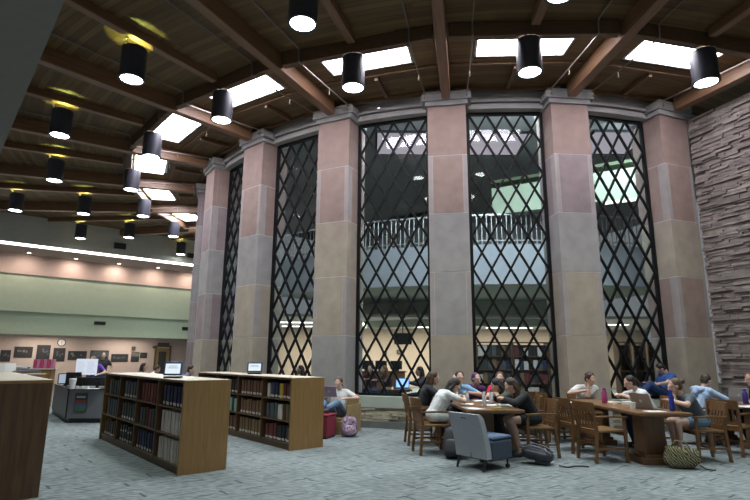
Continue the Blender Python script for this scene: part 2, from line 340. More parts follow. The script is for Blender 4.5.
# lintel and frieze round the arcade, sill walls, windows
def arc(B, i0, i1, r0, r1, z0, z1, m=0, n=None):
    n = n or max(2, int((i1-i0)*6))
    for k in range(n):
        a, b = i0+(i1-i0)*k/n, i0+(i1-i0)*(k+1)/n
        q = [pol(a, r1), pol(b, r1), pol(b, r0), pol(a, r0)]
        B.hexa([(p.x, p.y, z0) for p in q], [(p.x, p.y, z1) for p in q], m)
b = MB(); arc(b, -2, 8, 9.7, R-.27, 7.5, 7.79, n=80); arc(b, -2, 8, 9.7, R-.21, 7.5, 7.56, n=80); struct(b.build('trim_1', LIME))
b = MB(); arc(b, -2, 8, 9.9, R-.3, 7.36, 7.5, n=80); struct(b.build('trim_2', mat('limestone_light', (.42, .405, .395), .8, .08, 4)))
CDH = HW/R/DTH
LED = mat('ledge_stone', (.42, .37, .28), .85, .4, 3, stretch=(1, 1, 5), bump=.5)
SLAB = mat('sill_slab', (.40, .44, .385), .6, .1, 3)
BLK = mat('black_steel', (.006, .006, .007), .6, spec=.25)
GLASS = glass_mat()
def ashlar(B, o, dx, L, z0, z1, th, seed, jut=.04, rows=(.05, .13), cols=(.2, .75), mats=4):
    """courses of rough split stone: dx runs along the face, blocks jut out along its outward normal"""
    rnd = random.Random(seed); dx = Vector(dx).normalized(); nrm = dx.cross(Vector((0, 0, 1))); z = z0
    while z < z1-.01:
        h = min(rnd.uniform(*rows), z1-z); x = -rnd.uniform(0, .4)
        if z1-z-h < .03: h = z1-z
        while x < L:
            w = rnd.uniform(*cols); a, c = max(x, 0), min(x+w, L); x += w
            if c-a < .03: continue
            j = rnd.uniform(0, jut); g = .006; p = [o+dx*(a+g)+nrm*(j+rnd.uniform(-.008, .008)), o+dx*(c-g)+nrm*(j+rnd.uniform(-.008, .008)), o+dx*(c-g)-nrm*th, o+dx*(a+g)-nrm*th]
            B.hexa([(q.x, q.y, z+g*.6) for q in p], [(q.x, q.y, z+h-g*.6) for q in p], rnd.randrange(mats))
        z += h
for i in range(-1, 6):
    w = i+2; a = pol(i+CDH, R-.28); c = pol(i+1-CDH, R-.28); d = (c-a); L = d.length; d.normalize(); nn = d.cross(Vector((0, 0, 1)))
    mid = (a+c)/2; rz = math.atan2(d.y, d.x)
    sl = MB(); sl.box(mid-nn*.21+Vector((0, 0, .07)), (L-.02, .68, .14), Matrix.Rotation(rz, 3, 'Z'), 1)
    ashlar(sl, a+d*.01+nn*.035, d, L-.02, .14, .43, .5, 40+i, .055, (.045, .075), (.2, .7), 1)
    sl.box(mid-nn*.24+Vector((0, 0, .5475)), (L-.02, .66, .234), Matrix.Rotation(rz, 3, 'Z'), 2)
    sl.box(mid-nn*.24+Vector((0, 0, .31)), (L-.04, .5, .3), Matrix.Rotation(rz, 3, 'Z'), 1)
    struct(sl.build('trim_%d' % (i+5), [LED, mat('plinth_dark_stone', (.12, .13, .125), .8, .1), SLAB]))  # plinth and core in plain dark stone
    # lattice window between the columns
    ri = R-.52; a = pol(i, ri)+Vector((cos(ang(i)), sin(ang(i)), 0))*HW; t1 = ang(i+1); c = pol(i+1, ri)-Vector((cos(t1), sin(t1), 0))*HW
    d = c-a; L = d.length; rz = math.atan2(d.y, d.x); W = D.objects.new('window_%d' % w, None); COL.objects.link(W); W.location = a; W.rotation_euler = (0, 0, rz); struct(W)
    z0, z1 = .66, 7.36; fr = MB()
    for x0, x1 in ((0, .07), (L-.07, L)): fr.bx(x0, x1, -.04, .04, z0, z1)
    fr.bx(.071, L-.071, -.04, .04, z1-.07, z1); fr.bx(.071, L-.071, -.04, .04, z0, z0+.06); fr.build('frame', BLK, W)
    la = MB(); x0, x1, y0, y1 = .06, L-.06, z0+.04, z1-.05; dw = (x1-x0)/4; dh = .76; sl_ = dh/dw
    for s in (1, -1):
        for k in range(-12, 16):
            # z = y1 - s*sl_*(x - (x0+k*dw)) ; two lines through every crossing on the top rail
            xa = x0+k*dw; pts = []
            for xx in (x0, x1):
                zz = y1-sl_*(xx-xa)*s
                pts.append((xx, zz))
            (xa1, za1), (xb1, zb1) = pts
            def clip(P, Q):
                t0, t1_ = 0., 1.
                dz = Q[1]-P[1]
                for lim, sg in ((y0, 1), (y1, -1)):
                    f0 = sg*(P[1]-lim); f1 = sg*(Q[1]-lim)
                    if f0 < 0 and f1 < 0: return None
                    if f0 < 0: t0 = max(t0, f0/(f0-f1))
                    if f1 < 0: t1_ = min(t1_, f0/(f0-f1))
                return None if t1_-t0 < 1e-3 else [(P[0]+(Q[0]-P[0])*t, P[1]+dz*t) for t in (t0, t1_)]
            q = clip((xa1, za1), (xb1, zb1))
            if q: la.bar((q[0][0], -.012*s, q[0][1]), (q[1][0], -.012*s, q[1][1]), .046, .05, up=(0, 1, 0))
    la.build('lattice', BLK, W)
    MB().bx(.02, L-.02, .07, .076, z0, z1).build('pane', GLASS, W)
# ------------------------------------------------------------------ timber roof
DECK = 7.8
LA0 = Vector((-5.1, 7.5, 0)); LAd = Vector((-.653, .757, 0)).normalized(); LAn = Vector((LAd.y, -LAd.x, 0))      # edge of the low ceiling; LAn points to the timber roof
W1n = N; W1d = (P0).dot(N)
sky_cells = [(i+.2, i+.8) for i in range(-2, 6)]
dk = MB(); rs = [9.8, 11.7, 12.8, 13.6, 14.6, 15.8, 17, 18.2, 19.4, 20.6, 22, 24]; NA = 20
def okp(p): return (p-LA0).dot(LAn) > -1.6 and p.dot(N) < W1d+1.2
for k in range(len(rs)-1):
    for j in range(-3*NA, 8*NA):
        f = (j+.5)/NA; fi = f-math.floor(f)
        if k == 1 and .19 < fi < .81 and -2 < f < 6: continue
        q = [pol(j/NA, rs[k+1]), pol((j+1)/NA, rs[k+1]), pol((j+1)/NA, rs[k]), pol(j/NA, rs[k])]
        if not all(okp(p) for p in q): continue
        dk.hexa([(p.x-CX, p.y-CY, DECK) for p in q], [(p.x-CX, p.y-CY, DECK+.08) for p in q])
struct(dk.build('ceiling', deck_wood(), loc=(CX, CY, 0)))
GLU = mat('glulam', (.21, .115, .062), .42, .22, 3, stretch=(.5, 9, 9)); GLU2 = mat('glulam_joist', (.14, .08, .042), .5, .2, 3, stretch=(.5, 9, 9))
def rmax(i, lo=11.5):
    r = lo
    while r < 23.5 and (pol(i, r)-LA0).dot(LAn) > -.7 and pol(i, r).dot(N) < W1d-.16 and pol(i, r).y > -1.5: r += .05
    return r-.05
def beam(i, r0, r1, w, z0, z1, name, label, group, m):
    o = pol(i, r0); t = ang(i); L = r1-r0      # local x runs outward
    q = MB().bx(0, L, -w/2, w/2, z0, z1).build(name, m, loc=(o.x, o.y, 0), bevel=.012); q.rotation_euler = (0, 0, t-pi/2)
    return tag(q, label, 'beam', group)
BI = ['stone column beside the stone wall', 'column behind the long reading table', 'column behind the lounge chair table', 'column of the seated laptop reader', 'column behind the brown-volume bookcase', 'narrow column between sliver windows', 'edge-on column by the green wall', 'column hidden behind the edge-on one']
for i in range(-2, 7):
    r1 = rmax(i)
    lab = 'deep brown timber roof beam landing on the '+BI[6-i] if i >= -1 else 'shortest timber roof beam running into the grey upper wall'
    beam(i, R+.15 if i > -2 else R+1, r1, .21, 7.44 if i > -2 else 7.44, DECK-.005, 'roof_beam', lab, 'radial timber roof beams', GLU)
for i in range(-3, 6):
    r1 = rmax(i+.5, 12.9)
    if r1 < 13.2: continue
    c = {5: 'lamps beside the stone wall', 4: 'lamp over the reading tables', 3: 'lamp above the seated laptop reader', 2: 'lamp in front of the brown-volume bookcase column', 1: 'lamps over the narrow column bay', 0: 'lamps in front of the edge-on column', -1: 'lamps nearest the light cove', -2: 'smallest far lamps', -3: 'grey upper wall'}[i]
    beam(i+.5, 13.07, r1, .17, 7.615, DECK-.005, 'roof_beam', 'intermediate timber roof beam above the '+c, 'intermediate timber roof beams', GLU)
for i in range(-3, 6):
    lab = 'curved skylight-edge timber beam in the %s bay from the stone wall' % ORD[5-i]
    B = MB(); wb = .105/12.75/DTH+.0005
    n = 6
    wb += .012; q0, q1 = pol(i+wb, 12.97), pol(i+1-wb, 12.97)
    B.bar((q0.x, q0.y, 7.645), (q1.x, q1.y, 7.645), .15, .29); tag(B.build('ring_beam', GLU2, bevel=.01), lab, 'beam', 'beams along the skylights')
    B = MB(); wb = .105/11.5/DTH+.001; wb += .008; q0, q1 = pol(i+wb, 11.6), pol(i+1-wb, 11.6)
    B.bar((q0.x, q0.y, 7.775), (q1.x, q1.y, 7.775), .06, .04)
    q0, q1 = pol(i+wb+.02, 10.55), pol(i+1-wb-.02, 10.55); B.bar((q0.x, q0.y, 7.75), (q1.x, q1.y, 7.75), .06, .08)
    q0, q1 = pol(i+.5, 10.6), pol(i+.5, 11.46); B.bar((q0.x, q0.y, 7.74), (q1.x, q1.y, 7.74), .08, .11)
    tag(B.build('joist_frame', GLU2), 'short joists between skylight and frieze in the %s bay from the stone wall' % ORD[5-i], 'joist', 'joists below the skylights')
    # skylight: a well with a glowing panel
    if i > -3:
        c = pol(i+.5, 12.22); t = ang(i+.5); sk = thing('skylight', 'glowing white skylight in the %s roof bay from the stone wall' % ORD[5-i], 'skylight', c, t, 'skylights along the arcade')
        hw_in, hw_out = .29*11.75*DTH, .29*12.75*DTH; y_in, y_out = .46, -.5; fr = MB()      # local y inward
        pl = [(-hw_out, y_out), (hw_out, y_out), (hw_in, y_in), (-hw_in, y_in)]
        for k in range(4):
            a, c2 = pl[k], pl[(k+1) % 4]; fr.bar((a[0], a[1], DECK+.06), (c2[0], c2[1], DECK+.06), .04, .12)
        fr.build('curb', mat('white_curb', (.62, .6, .57), .6), sk)
        MB().prism(pl, DECK+.06, DECK+.1).build('panel', emitm('skylight_glow', (.93, .9, 1.0), 17.0), sk)
    # sprinkler pipes
    for f, nm in ((.17, 'nearer the stone wall'), (.83, 'farther from the stone wall')):
        f = 1-f; B = MB(); j = i+f
        B.tube([pol(j, 10.75, 7.6), pol(j, 11.7, 7.53), pol(j, 12.6, 7.47), pol(j, 13.06, 7.45), pol(j, 13.09, 7.47), pol(j, 13.1, 7.7), pol(j, 13.14, 7.74), pol(j, 16.2, 7.74)] if rmax(j) > 16.2 else [pol(j, 10.75, 7.6), pol(j, 11.7, 7.53), pol(j, 13.08, 7.45), pol(j, 13.1, 7.74)], .017, 6)
        st = pol(j, 11.2)
        sp = thing('ceiling_sprinkler_pipe', 'thin sprinkler pipe, %s roof bay from the stone wall, %s side' % (ORD[5-i], 'nearer' if f > .5 else 'farther'), 'pipe', group='sprinkler pipes')
        pp_ = B.build('pipe', mat('pipe_metal', (.20, .17, .15), .4, metal=.3), sp, smooth=50)
        for rr in (10.78, 11.75):
            h = MB(); p = pol(j, rr); zz = 7.6 if rr < 11 else 7.525; h.tube([p+Vector((0, 0, zz-.02)), p+Vector((0, 0, zz-.12))], .012, 6); h.tube([p+Vector((0, 0, zz-.12)), p+Vector((0, 0, zz-.15))], [.03, .012], 8); h.build('sprinkler_head', mat('brass_dull', (.3, .25, .17), .4, metal=.6), pp_)
# ------------------------------------------------------------------ pendant lamps
CAN = mat('can_black', (.04, .043, .058), .38, spec=.6); LENS = emitm('lamp_lens', (.93, 1, .97), 16)
lamp0 = thing('pendant_lamp', 'x', 'lamp')
B = MB(); n = 28; ri, ro = .226, .237
B.lathe([(ro, .0), (ro, .65), (ri, .65), (ri, .02)], n=n, cap=False); B.lathe([(ro+.012, 0), (ro+.012, .03), (ro, .03)], n=n, cap=False); B.lathe([(ri-.02, .0), (ro+.012, 0)], n=n, cap=False)
B.build('can', CAN, lamp0, smooth=40)
MB().lathe([(.0005, .02), (.1, .014), (.205, .012), (.21, .03), (.0005, .03)], n=n).build('lens', LENS, lamp0, smooth=60)
MB().lathe([(.18, .5), (.18, .53), (.0005, .53)], n=n).build('reflector', mat('reflector', (.5, .5, .42), .4, metal=.5), lamp0)
STEMS = []
for top in (.668, .783):
    B = MB(); B.tube([(0, -.215, .5), (0, -.215, top)], .014, 8); B.tube([(-.07, -.205, .6), (-.07, -.205, top)], .008, 6); B.tube([(.07, -.205, .6), (.07, -.205, top)], .008, 6); B.bx(-.09, .09, -.235, -.185, top-.012, top)
    STEMS.append(B.build('stem', mat('stem_metal', (.35, .33, .28), .4, metal=.6), lamp0))
long_stem = STEMS[1].data; D.objects.remove(STEMS[1])
SPD = D.lights.new('lamp_down', 'SPOT'); SPD.energy = 260; SPD.spot_size = rad(105); SPD.spot_blend = .8; SPD.color = (.88, 1, .93); SPD.shadow_soft_size = .16
SPU = D.lights.new('lamp_up', 'SPOT'); SPU.energy = 30; SPU.spot_size = rad(112); SPU.spot_blend = .12; SPU.color = (.78, .92, .22); SPU.shadow_soft_size = .04
RING = {12.78: 'skylight-side', 14.95: 'middle-row', 17.33: 'outer-row'}
BAY = {5: 'bay beside the stone wall', 4: 'bay over the reading tables', 3: 'bay with the seated laptop reader', 2: 'bay of the brown-volume bookcase column', 1: 'bay of the narrow column', 0: 'bay of the edge-on column', -1: 'bay just before the light cove', -2: 'farthest bay near the grey upper wall', -3: 'last bay, tucked beside the edge-on column', 6: 'bay behind the stone wall'}
first = True
for i in range(-3, 6):
    for rr in RING:
        p = pol(i+.5+(.02 if i == 5 else -.02 if rr < 13 else -.037), rr-.03)
        if (p-LA0).dot(LAn) < .3 or p.dot(N) > W1d-.3 or p.y < -.5: continue
        lab = 'black %s pendant can lamp in the %s' % (RING[rr], BAY[i])
        if first: o = lamp0; o.location = (p.x, p.y, 6.83); o.rotation_euler = (0, 0, ang(i+.5)); o['label'] = lab; o['group'] = 'black pendant can lamps'; first = False
        else: o = dup(lamp0, (p.x, p.y, 6.83), ang(i+.5), lab)
        if rr > 13:
            for q in o.children:
                if q.name.startswith('stem'): q.data = long_stem
        for dat, z, rx in ((SPD, 6.81, 0), (SPU, 7.38, pi)):
            s = D.objects.new(dat.name, dat); COL.objects.link(s); s.location = (p.x, p.y, z); s.rotation_euler = (rx, 0, 0)
# ------------------------------------------------------------------ low ceiling, far left wall and balcony
GREYC = mat('grey_plaster', (.22, .22, .205), .9, .04); 
a = LA0-LAd*9; c = LA0+LAd*18.6
pl = [a, c, c-LAn*9, a-LAn*9]; B = MB(); B.prism([(p.x, p.y) for p in reversed(pl)], 7.2, 7.3); struct(B.build('ceiling_low', GREYC))
def grid(B, k0, k1, u0, u1, z0, z1, m=0):     # box on the building grid: k outward from the upper wall, u along it
    q = [P0+U*u0+N*k0, P0+U*u1+N*k0, P0+U*u1+N*k1, P0+U*u0+N*k1]; B.hexa([(p.x, p.y, z0) for p in q], [(p.x, p.y, z1) for p in q], m)
GREEN = mat('pale_green_paint', (.43, .52, .38), .8, .03); PINK = mat('beige_pink_paint', (.50, .40, .35), .85, .03)
B = MB(); grid(B, 0, .25, -12, 9.3, 6.5, 8.3); struct(B.build('wall_upper', mat('upper_plaster', (.52, .52, .47), .9, .04)))
B = MB(); grid(B, .3, 2.62, -12, 9.3, 6.4, 6.47); struct(B.build('ceiling_cove', mat('cove_plaster', (.36, .30, .27), .9, .03)))
B = MB(); grid(B, 2.62, 2.8, -12, 9.3, 5.2, 8); struct(B.build('wall_pink', PINK))
B = MB(); grid(B, 2.45, 2.6, -12, 9.3, 3.6, 5.38); grid(B, 2.6, 2.75, -12, 9.3, 2.52, 3.6); grid(B, 2.40, 2.62, -12, 9.3, 5.38, 5.42, 1); struct(B.build('wall_green', [GREEN, mat('green_cap', (.2, .2, .16), .7)]))
B = MB(); grid(B, 2.75, 7, -14, 12, 2.55, 2.7); struct(B.build('ceiling_lounge', mat('ceiling_white', (.6, .57, .52), .9, .02)))
KP = 5.0
B = MB(); grid(B, KP, KP+.2, -14, 12, 0, 2.54); struct(B.build('wall_poster', PINK))
B = MB(); grid(B, .08, .2, -12, 9.2, 6.41, 6.49); o = B.build('cove_light', emitm('cove_tube', (1, .9, .95), 7)); tag(o, 'long glowing strip light along the cove above the green wall', 'light')
dls = [onz(29, 253, 6.36), onz(76, 259, 6.36), onz(119, 264, 6.36), onz(158, 268, 6.36)]
dst = (dls[3]-dls[0])/3; dls = [dls[0]-dst*2, dls[0]-dst]+dls+[dls[3]+dst]
for k, p in enumerate(dls):
    dl = thing('recessed_downlight', 'small recessed downlight in the cove above the pink wall, %s from the columns' % ORD[len(dls)-1-k], 'downlight', (p.x, p.y, 6.36), GR, 'cove downlights')
    MB().lathe([(.11, 0), (.11, .038), (.075, .038), (.075, .005)], n=16, cap=False).build('trim_ring', mat('white_trim', (.7, .68, .64), .5), dl); MB().lathe([(.075, .012), (.075, .03)], n=16).build('bulb', emitm('downlight_glow', (1, .85, .65), 14), dl)
    s = D.lights.new('downlight', 'SPOT'); s.energy = 62; s.spot_size = rad(165); s.spot_blend = 1; s.color = (1, .8, .7); so = D.objects.new('downlight', s); COL.objects.link(so); so.location = (p.x, p.y, 6.33); so.rotation_euler = (rad(20), 0, GR)
def vent(x0, y0, x1, y1, k, lab):
    def onk(px, py): d = ray(px, py); return d*((k+W1d)/d.dot(N))+Vector((0, 0, EYE))
    a, c = onk(x0, (y0+y1)/2), onk(x1, (y0+y1)/2); za, zb = onk((x0+x1)/2, y1).z, onk((x0+x1)/2, y0).z; m = (a+c)/2; L = (c-a).length
    v = thing('air_vent', lab, 'vent', (m.x, m.y, za), GR, 'dark wall vents'); v.location -= N*.03
    h = zb-za; f = MB()
    for q in ((-L/2, -L/2+.03, 0, h), (L/2-.03, L/2, 0, h), (-L/2, L/2, 0, .03), (-L/2, L/2, h-.03, h)): f.bx(q[0], q[1], -.01, .025, q[2], q[3])
    f.build('frame', mat('vent_dark', (.04, .045, .04), .6), v); s = MB(); nn = max(3, int(h/.06))
    for k2 in range(nn): s.box((0, .01, h*(k2+.5)/nn), (L-.06, .02, h/nn*.5), Matrix.Rotation(.5, 3, 'X'))
    s.bx(-L/2+.03, L/2-.03, .018, .024, .03, h-.03); s.build('louvre', mat('vent_louvre', (.02, .022, .02), .6), v)
vent(3, 204, 17, 210, 0, 'dark air vent on the grey upper wall, at the open end'); vent(114, 243, 126, 249, 0, 'dark air vent on the grey upper wall, middle one'); vent(187, 253.5, 197, 258, 0, 'dark air vent on the grey upper wall, by the columns')
vent(94, 321.5, 105.5, 325, 2.6, 'dark slot vent low on the green wall, far from the columns'); vent(182, 327, 189, 330.5, 2.6, 'dark slot vent low on the green wall, beside the columns')
def on_poster(px, py, k=KP): d = ray(px, py); return d*((k+W1d)/d.dot(N))+Vector((0, 0, EYE))
def wallrect(x0, y0, x1, y1):
    ym = (y0+y1)/2; xm = (x0+x1)/2; a, c = on_poster(x0, ym), on_poster(x1, ym); return (a+c)/2-N*.004, (c-a).length, on_poster(xm, y1).z, on_poster(xm, y0).z
PO = [((0, 350, 10.5, 361.7), 'dark poster at the open end of the poster row', 0), ((14, 346.7, 32.5, 357.7), 'wide dark poster behind the pink magazine holder', 1), ((36.4, 345, 50, 360), 'upright dark poster beside the wall clock, far side', 2), ((53, 348, 65, 361.4), 'dark poster directly under the wall clock', 3), ((67.8, 351, 86.5, 360), 'wide dark poster above the white display boards', 4),
      ((90, 350.4, 108.5, 360.5), 'white-topped poster behind the person in purple', 5), ((111, 354, 128, 362), 'long dark photograph poster right of the purple shirt', 6), ((131, 352, 139, 362), 'white and black portrait poster near the brown door', 7), ((140, 352.6, 147, 358), 'smallest dark picture nearest the brown door', 8)]
for (r, lab, k) in PO:
    m, L, z0, z1 = wallrect(*r); v = thing('poster', lab, 'poster', (m.x, m.y, z0), GR, 'posters on the beige wall'); h = z1-z0
    MB().bx(-L/2, L/2, -.02, 0, 0, h).build('board', mat('poster_black', (.02, .02, .023), .5), v)
    pm = MB(); rr = random.Random(k)
    if k == 5: pm.bx(-L/2+.03, L/2-.03, -.026, -.021, h*.3, h-.05)
    elif k == 7: pm.bx(-L/2+.02, L/2-.02, -.026, -.021, h*.55, h-.03)
    else:
        for j in range(4): x = rr.uniform(-.4, .3)*L; w = rr.uniform(.08, .22)*L; z = rr.uniform(.3, .6)*h; pm.bx(x, min(x+w, L/2-.04), -.026-.001*j, -.021, z, z+h*rr.uniform(.1, .25))
    pm.build('photograph', mat('poster_pic%d' % (k % 3), ((.08, .08, .08), (.13, .12, .11), (.06, .07, .08))[k % 3] if k not in (5, 7) else (.6, .58, .55), .5, .6, 7), v)
p = on_poster(61.5, 342.5); ck = thing('wall_clock', 'round white wall clock with black rim above the posters', 'clock', (p.x, p.y, p.z), GR)
Rt = Matrix.Rotation(pi/2, 4, 'X')
def rot(mb, M): mb.v = [tuple(M @ Vector(q)) for q in mb.v]; return mb
rot(MB().lathe([(.2, 0), (.2, .05), (.17, .05), (.17, .03)], n=24, cap=False), Rt).build('rim', BLK, ck, smooth=40); rot(MB().lathe([(.18, .005), (.18, .03)], n=24), Rt).build('dial', mat('dial_white', (.75, .73, .7), .5), ck)
B = MB(); B.bar((0, -.036, 0), (.02, -.036, .14), .012, .004, up=(0, 1, 0)); B.bar((0, -.036, 0), (.0, -.036, -.1), .012, .004, up=(0, 1, 0)); B.build('hands', BLK, ck)
m, L, z0, z1 = wallrect(155.5, 348, 169, 365); dr = D.objects.new('door_1', None); COL.objects.link(dr); dr.location = (m.x, m.y, 0); dr.rotation_euler = (0, 0, GR); struct(dr)
dm = wood('door_wood', (.22, .15, .06), (4, 4, .5)); MB().bx(-L/2, L/2, -.04, 0, .01, 2.0).build('door_leaf', dm, dr); B = MB(); B.bx(-L/2-.08, -L/2, -.06, 0, 0, 2.08); B.bx(L/2, L/2+.08, -.06, 0, 0, 2.08); B.bx(-L/2-.08, L/2+.08, -.06, 0, 2.08, 2.16); B.build('door_frame', mat('door_frame', (.09, .06, .03), .5), dr)
MB().bx(-L*.3, L*.25, -.046, -.041, .3, 1.8).build('door_glass', mat('door_glass', (.05, .05, .045), .15), dr)
m, L, z0, z1 = wallrect(157.6, 343, 169, 345.4); sg = thing('wall_sign', 'long dark sign above the brown door', 'sign', (m.x, m.y, z0), GR); MB().bx(-L/2, L/2, -.06, 0, 0, z1-z0).build('panel', mat('sign_dark', (.06, .05, .04), .5), sg); MB().bx(-L/2+.03, L/2-.03, -.065, -.061, (z1-z0)*.3, (z1-z0)*.6).build('inset', mat('sign_inset', (.13, .1, .08), .5), sg)
for (x0, y0, x1, y1, lab) in ((131.5, 346.5, 135, 350, 'small black speaker box high on the beige wall'), (152, 346, 156.5, 348.5, 'pale box fixed beside the brown door top')):
    m, L, z0, z1 = wallrect(x0, y0, x1, y1); sp = thing('wall_speaker', lab, 'speaker', (m.x, m.y, z0), GR); MB().bx(-L/2, L/2, -.12, 0, 0, z1-z0).build('case', mat('case_'+lab[6:11], (.02, .02, .02) if 'black' in lab else (.35, .3, .27), .5), sp, bevel=.01); MB().bx(-L/2+.02, L/2-.02, -.125, -.121, .02, z1-z0-.02).build('grille', mat('grille_dark', (.05, .05, .05), .7), sp)
for u in (-6, -2, 2, 6):
    A = D.lights.new('lounge_light', 'AREA'); A.size = 2; A.size_y = 1; A.shape = 'RECTANGLE'; A.energy = 42; A.color = (1, .9, .78); ao = D.objects.new('lounge_light', A); COL.objects.link(ao); q = P0+U*u+N*3.9; ao.location = (q.x, q.y, 2.5); ao.rotation_euler = (0, 0, GR)
# ------------------------------------------------------------------ stacked stone wall on the right
SW = [mat('ledge_a', (.26, .222, .2), .9, .25, 5, bump=.4), mat('ledge_b', (.215, .185, .172), .9, .25, 5, bump=.4), mat('ledge_c', (.31, .27, .24), .9, .25, 5, bump=.4), mat('ledge_d', (.23, .19, .175), .9, .25, 5, bump=.4), mat('ledge_gap', (.06, .05, .05), .9)]
w0 = pol(6, R)+Vector((cos(ang(6)), sin(ang(6)), 0))*(HW+.05); wd = Vector((sin(ang(6)), -cos(ang(6)), 0)); B = MB()
ashlar(B, w0+wd*.03, wd, 8.2, 0, 7.32, .3, 5, .075, (.03, .075), (.2, .7), 4)
nr = wd.cross(Vector((0, 0, 1))); 
q = [w0+wd*.03-nr*.05, w0+wd*8.2-nr*.05, w0+wd*8.2-nr*.35, w0+wd*.03-nr*.35]; B.hexa([(p.x, p.y, 0) for p in q], [(p.x, p.y, 7.32) for p in q], 4)
print('stone wall normal', nr)
struct(B.build('wall_right', SW))
# ------------------------------------------------------------------ the room behind the lattice windows
BC = Vector((5.3, 29.6, 0)); BR = 13.5
def bal(a, r, z=0): return Vector((BC.x+r*sin(a), BC.y-r*cos(a), z))
def barc(B, r0, r1, z0, z1, a0=-.78, a1=.42, n=40, m=0):
    for k in range(n):
        a, c = a0+(a1-a0)*k/n, a0+(a1-a0)*(k+1)/n; q = [bal(a, r1), bal(c, r1), bal(c, r0), bal(a, r0)]; B.hexa([(p.x, p.y, z0) for p in q], [(p.x, p.y, z1) for p in q], m)
B = MB(); barc(B, BR-.15, BR, 3.8, 5.08); struct(B.build('wall_balcony', mat('balcony_white', (.40, .43, .46), .8, .04)))
B = MB(); barc(B, 5, BR-.16, 3.85, 4.1, n=30); struct(B.build('ceiling_soffit', mat('soffit_green', (.38, .43, .35), .85, .03)))
B = MB(); barc(B, BR-5.2, BR-5, 2.8, 3.84); struct(B.build('wall_soffit', mat('soffit_green2', (.42, .47, .38), .85, .03)))
rl = thing('balcony_railing', 'metal balcony railing with thin uprights behind the lattice windows', 'railing')
RM = mat('rail_metal', (.5, .5, .5), .35, metal=.5)
B = MB(); barc(B, BR-.09, BR-.05, 6.05, 6.1, n=60); barc(B, BR-.09, BR-.05, 5.2, 5.23, n=60); B.build('rail', RM, rl)
B = MB()
for k in range(100):
    a = -.76+1.16*k/99; p = bal(a, BR-.07); B.bx(p.x-.012, p.x+.012, p.y-.012, p.y+.012, 5.085, 6.05)
q = B.build('baluster', RM, rl); 
B = MB(); arc(B, -4, 20, 0.4, 9.78, 7.95, 8.1, n=60); struct(B.build('ceiling_inner', mat('inner_ceiling', (.36, .36, .36), .9, .03)))
B = MB(); barc(B, 5.0, 5.3, 4.1, 7.94, a0=-2.0, a1=1.2, n=24); struct(B.build('wall_inner', mat('inner_wall', (.4, .41, .39), .9, .05)))
ga, gb = Vector((3.9, 16.5, 0)), Vector((8.6, 13.9, 0)); gd = (gb-ga).normalized(); gn = gd.cross(Vector((0, 0, 1)))
B = MB(); B.bar(ga+Vector((0, 0, 6.55)), gb+Vector((0, 0, 6.55)), .3, .9); B.bar(ga+Vector((0, 0, 7.2)), gb+Vector((0, 0, 7.2)), .4, .1, m=1); struct(B.build('wall_green_reflection', [GREEN, mat('reflection_cap', (.1, .13, .07), .7)]))  # green band built solid, standing for a reflection in the panes
B = MB(); q0, q1 = ga.lerp(gb, .62)+gn*.05, gb+gn*.05; B.bar(q0+Vector((0, 0, 6.06)), q1+Vector((0, 0, 6.06)), .1, .07); tag(B.build('ceiling_reflection_strip', emitm('reflection_strip', (.95, 1, .95), 2.5)), 'glowing strip standing for a reflected strip light behind the last lattice window', 'light')  # glowing strip added for the reflected light line below the band
B = MB(); B.bx(-8.2, 15, 29, 29.2, 0, 3.2); struct(B.build('wall_back', mat('inner_beige', (.52, .42, .33), .85, .04)))
B = MB(); B.bx(-6.2, 15, 20.8, 29, 3.1, 3.2); struct(B.build('ceiling_back', mat('ceiling_white', (.6, .57, .52), .9)))
for k, (x, y) in enumerate([(-3.5, 23.5), (-.2, 23.5), (3.2, 23.5), (6.8, 23.5), (10.2, 23.5), (-3.5, 26.5), (-.2, 26.5), (3.2, 26.5), (6.8, 26.5), (10.2, 26.5)]):
    cl = thing('ceiling_light', 'long fluorescent ceiling light behind the windows, %s of the %s row' % (ORD[k % 5], 'front' if k < 5 else 'rear'), 'ceiling light', (x, y, 3.03), 0, 'fluorescent lights behind the windows')
    MB().bx(-1.2, 1.2, -.16, .16, .02, .065).build('housing', mat('white_trim', (.7, .68, .64), .5), cl); MB().bx(-1.15, 1.15, -.13, .13, 0, .019).build('diffuser', emitm('fluorescent', (1, .95, .88), 5), cl)
    A = D.lights.new('inner_light', 'AREA'); A.shape = 'RECTANGLE'; A.size = 2.2; A.size_y = .4; A.energy = 110; A.color = (1, .9, .76); ao = D.objects.new('inner_light', A); COL.objects.link(ao); ao.location = (x, y, 3.0)
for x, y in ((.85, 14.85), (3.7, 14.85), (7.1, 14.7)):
    A = D.lights.new('inner_fill', 'AREA'); A.size = 1.6; A.energy = 280; A.color = (.8, .9, 1); ao = D.objects.new('inner_fill', A); COL.objects.link(ao); ao.location = (x, 12.75 if x < 6 else 13.3, 7.9); ao.rotation_euler = (.35, 0, 0)  # unseen fill lamp added above the window heads to brighten the inner room
    refl = thing('reflection_panel', 'pale panel standing for a skylight reflection behind the lattice, %s bay' % ('far' if x < 2 else 'middle' if x < 5 else 'stone wall'), 'skylight', (x, y, 7.88), 0, 'reflection panels behind the lattice'); MB().bx(-.8, .8, -.8, .8, .01, .06).build('panel', emitm('reflection_glow', (.9, .8, .92), .36), refl); B = MB(); B.bx(-.86, .86, -.86, -.81, 0, .065); B.bx(-.86, .86, .81, .86, 0, .065); B.bx(-.86, -.81, -.81, .81, 0, .065); B.bx(.81, .86, -.81, .81, 0, .065); B.build('frame', BLK, refl)  # glowing panels added to stand for skylight reflections in the panes
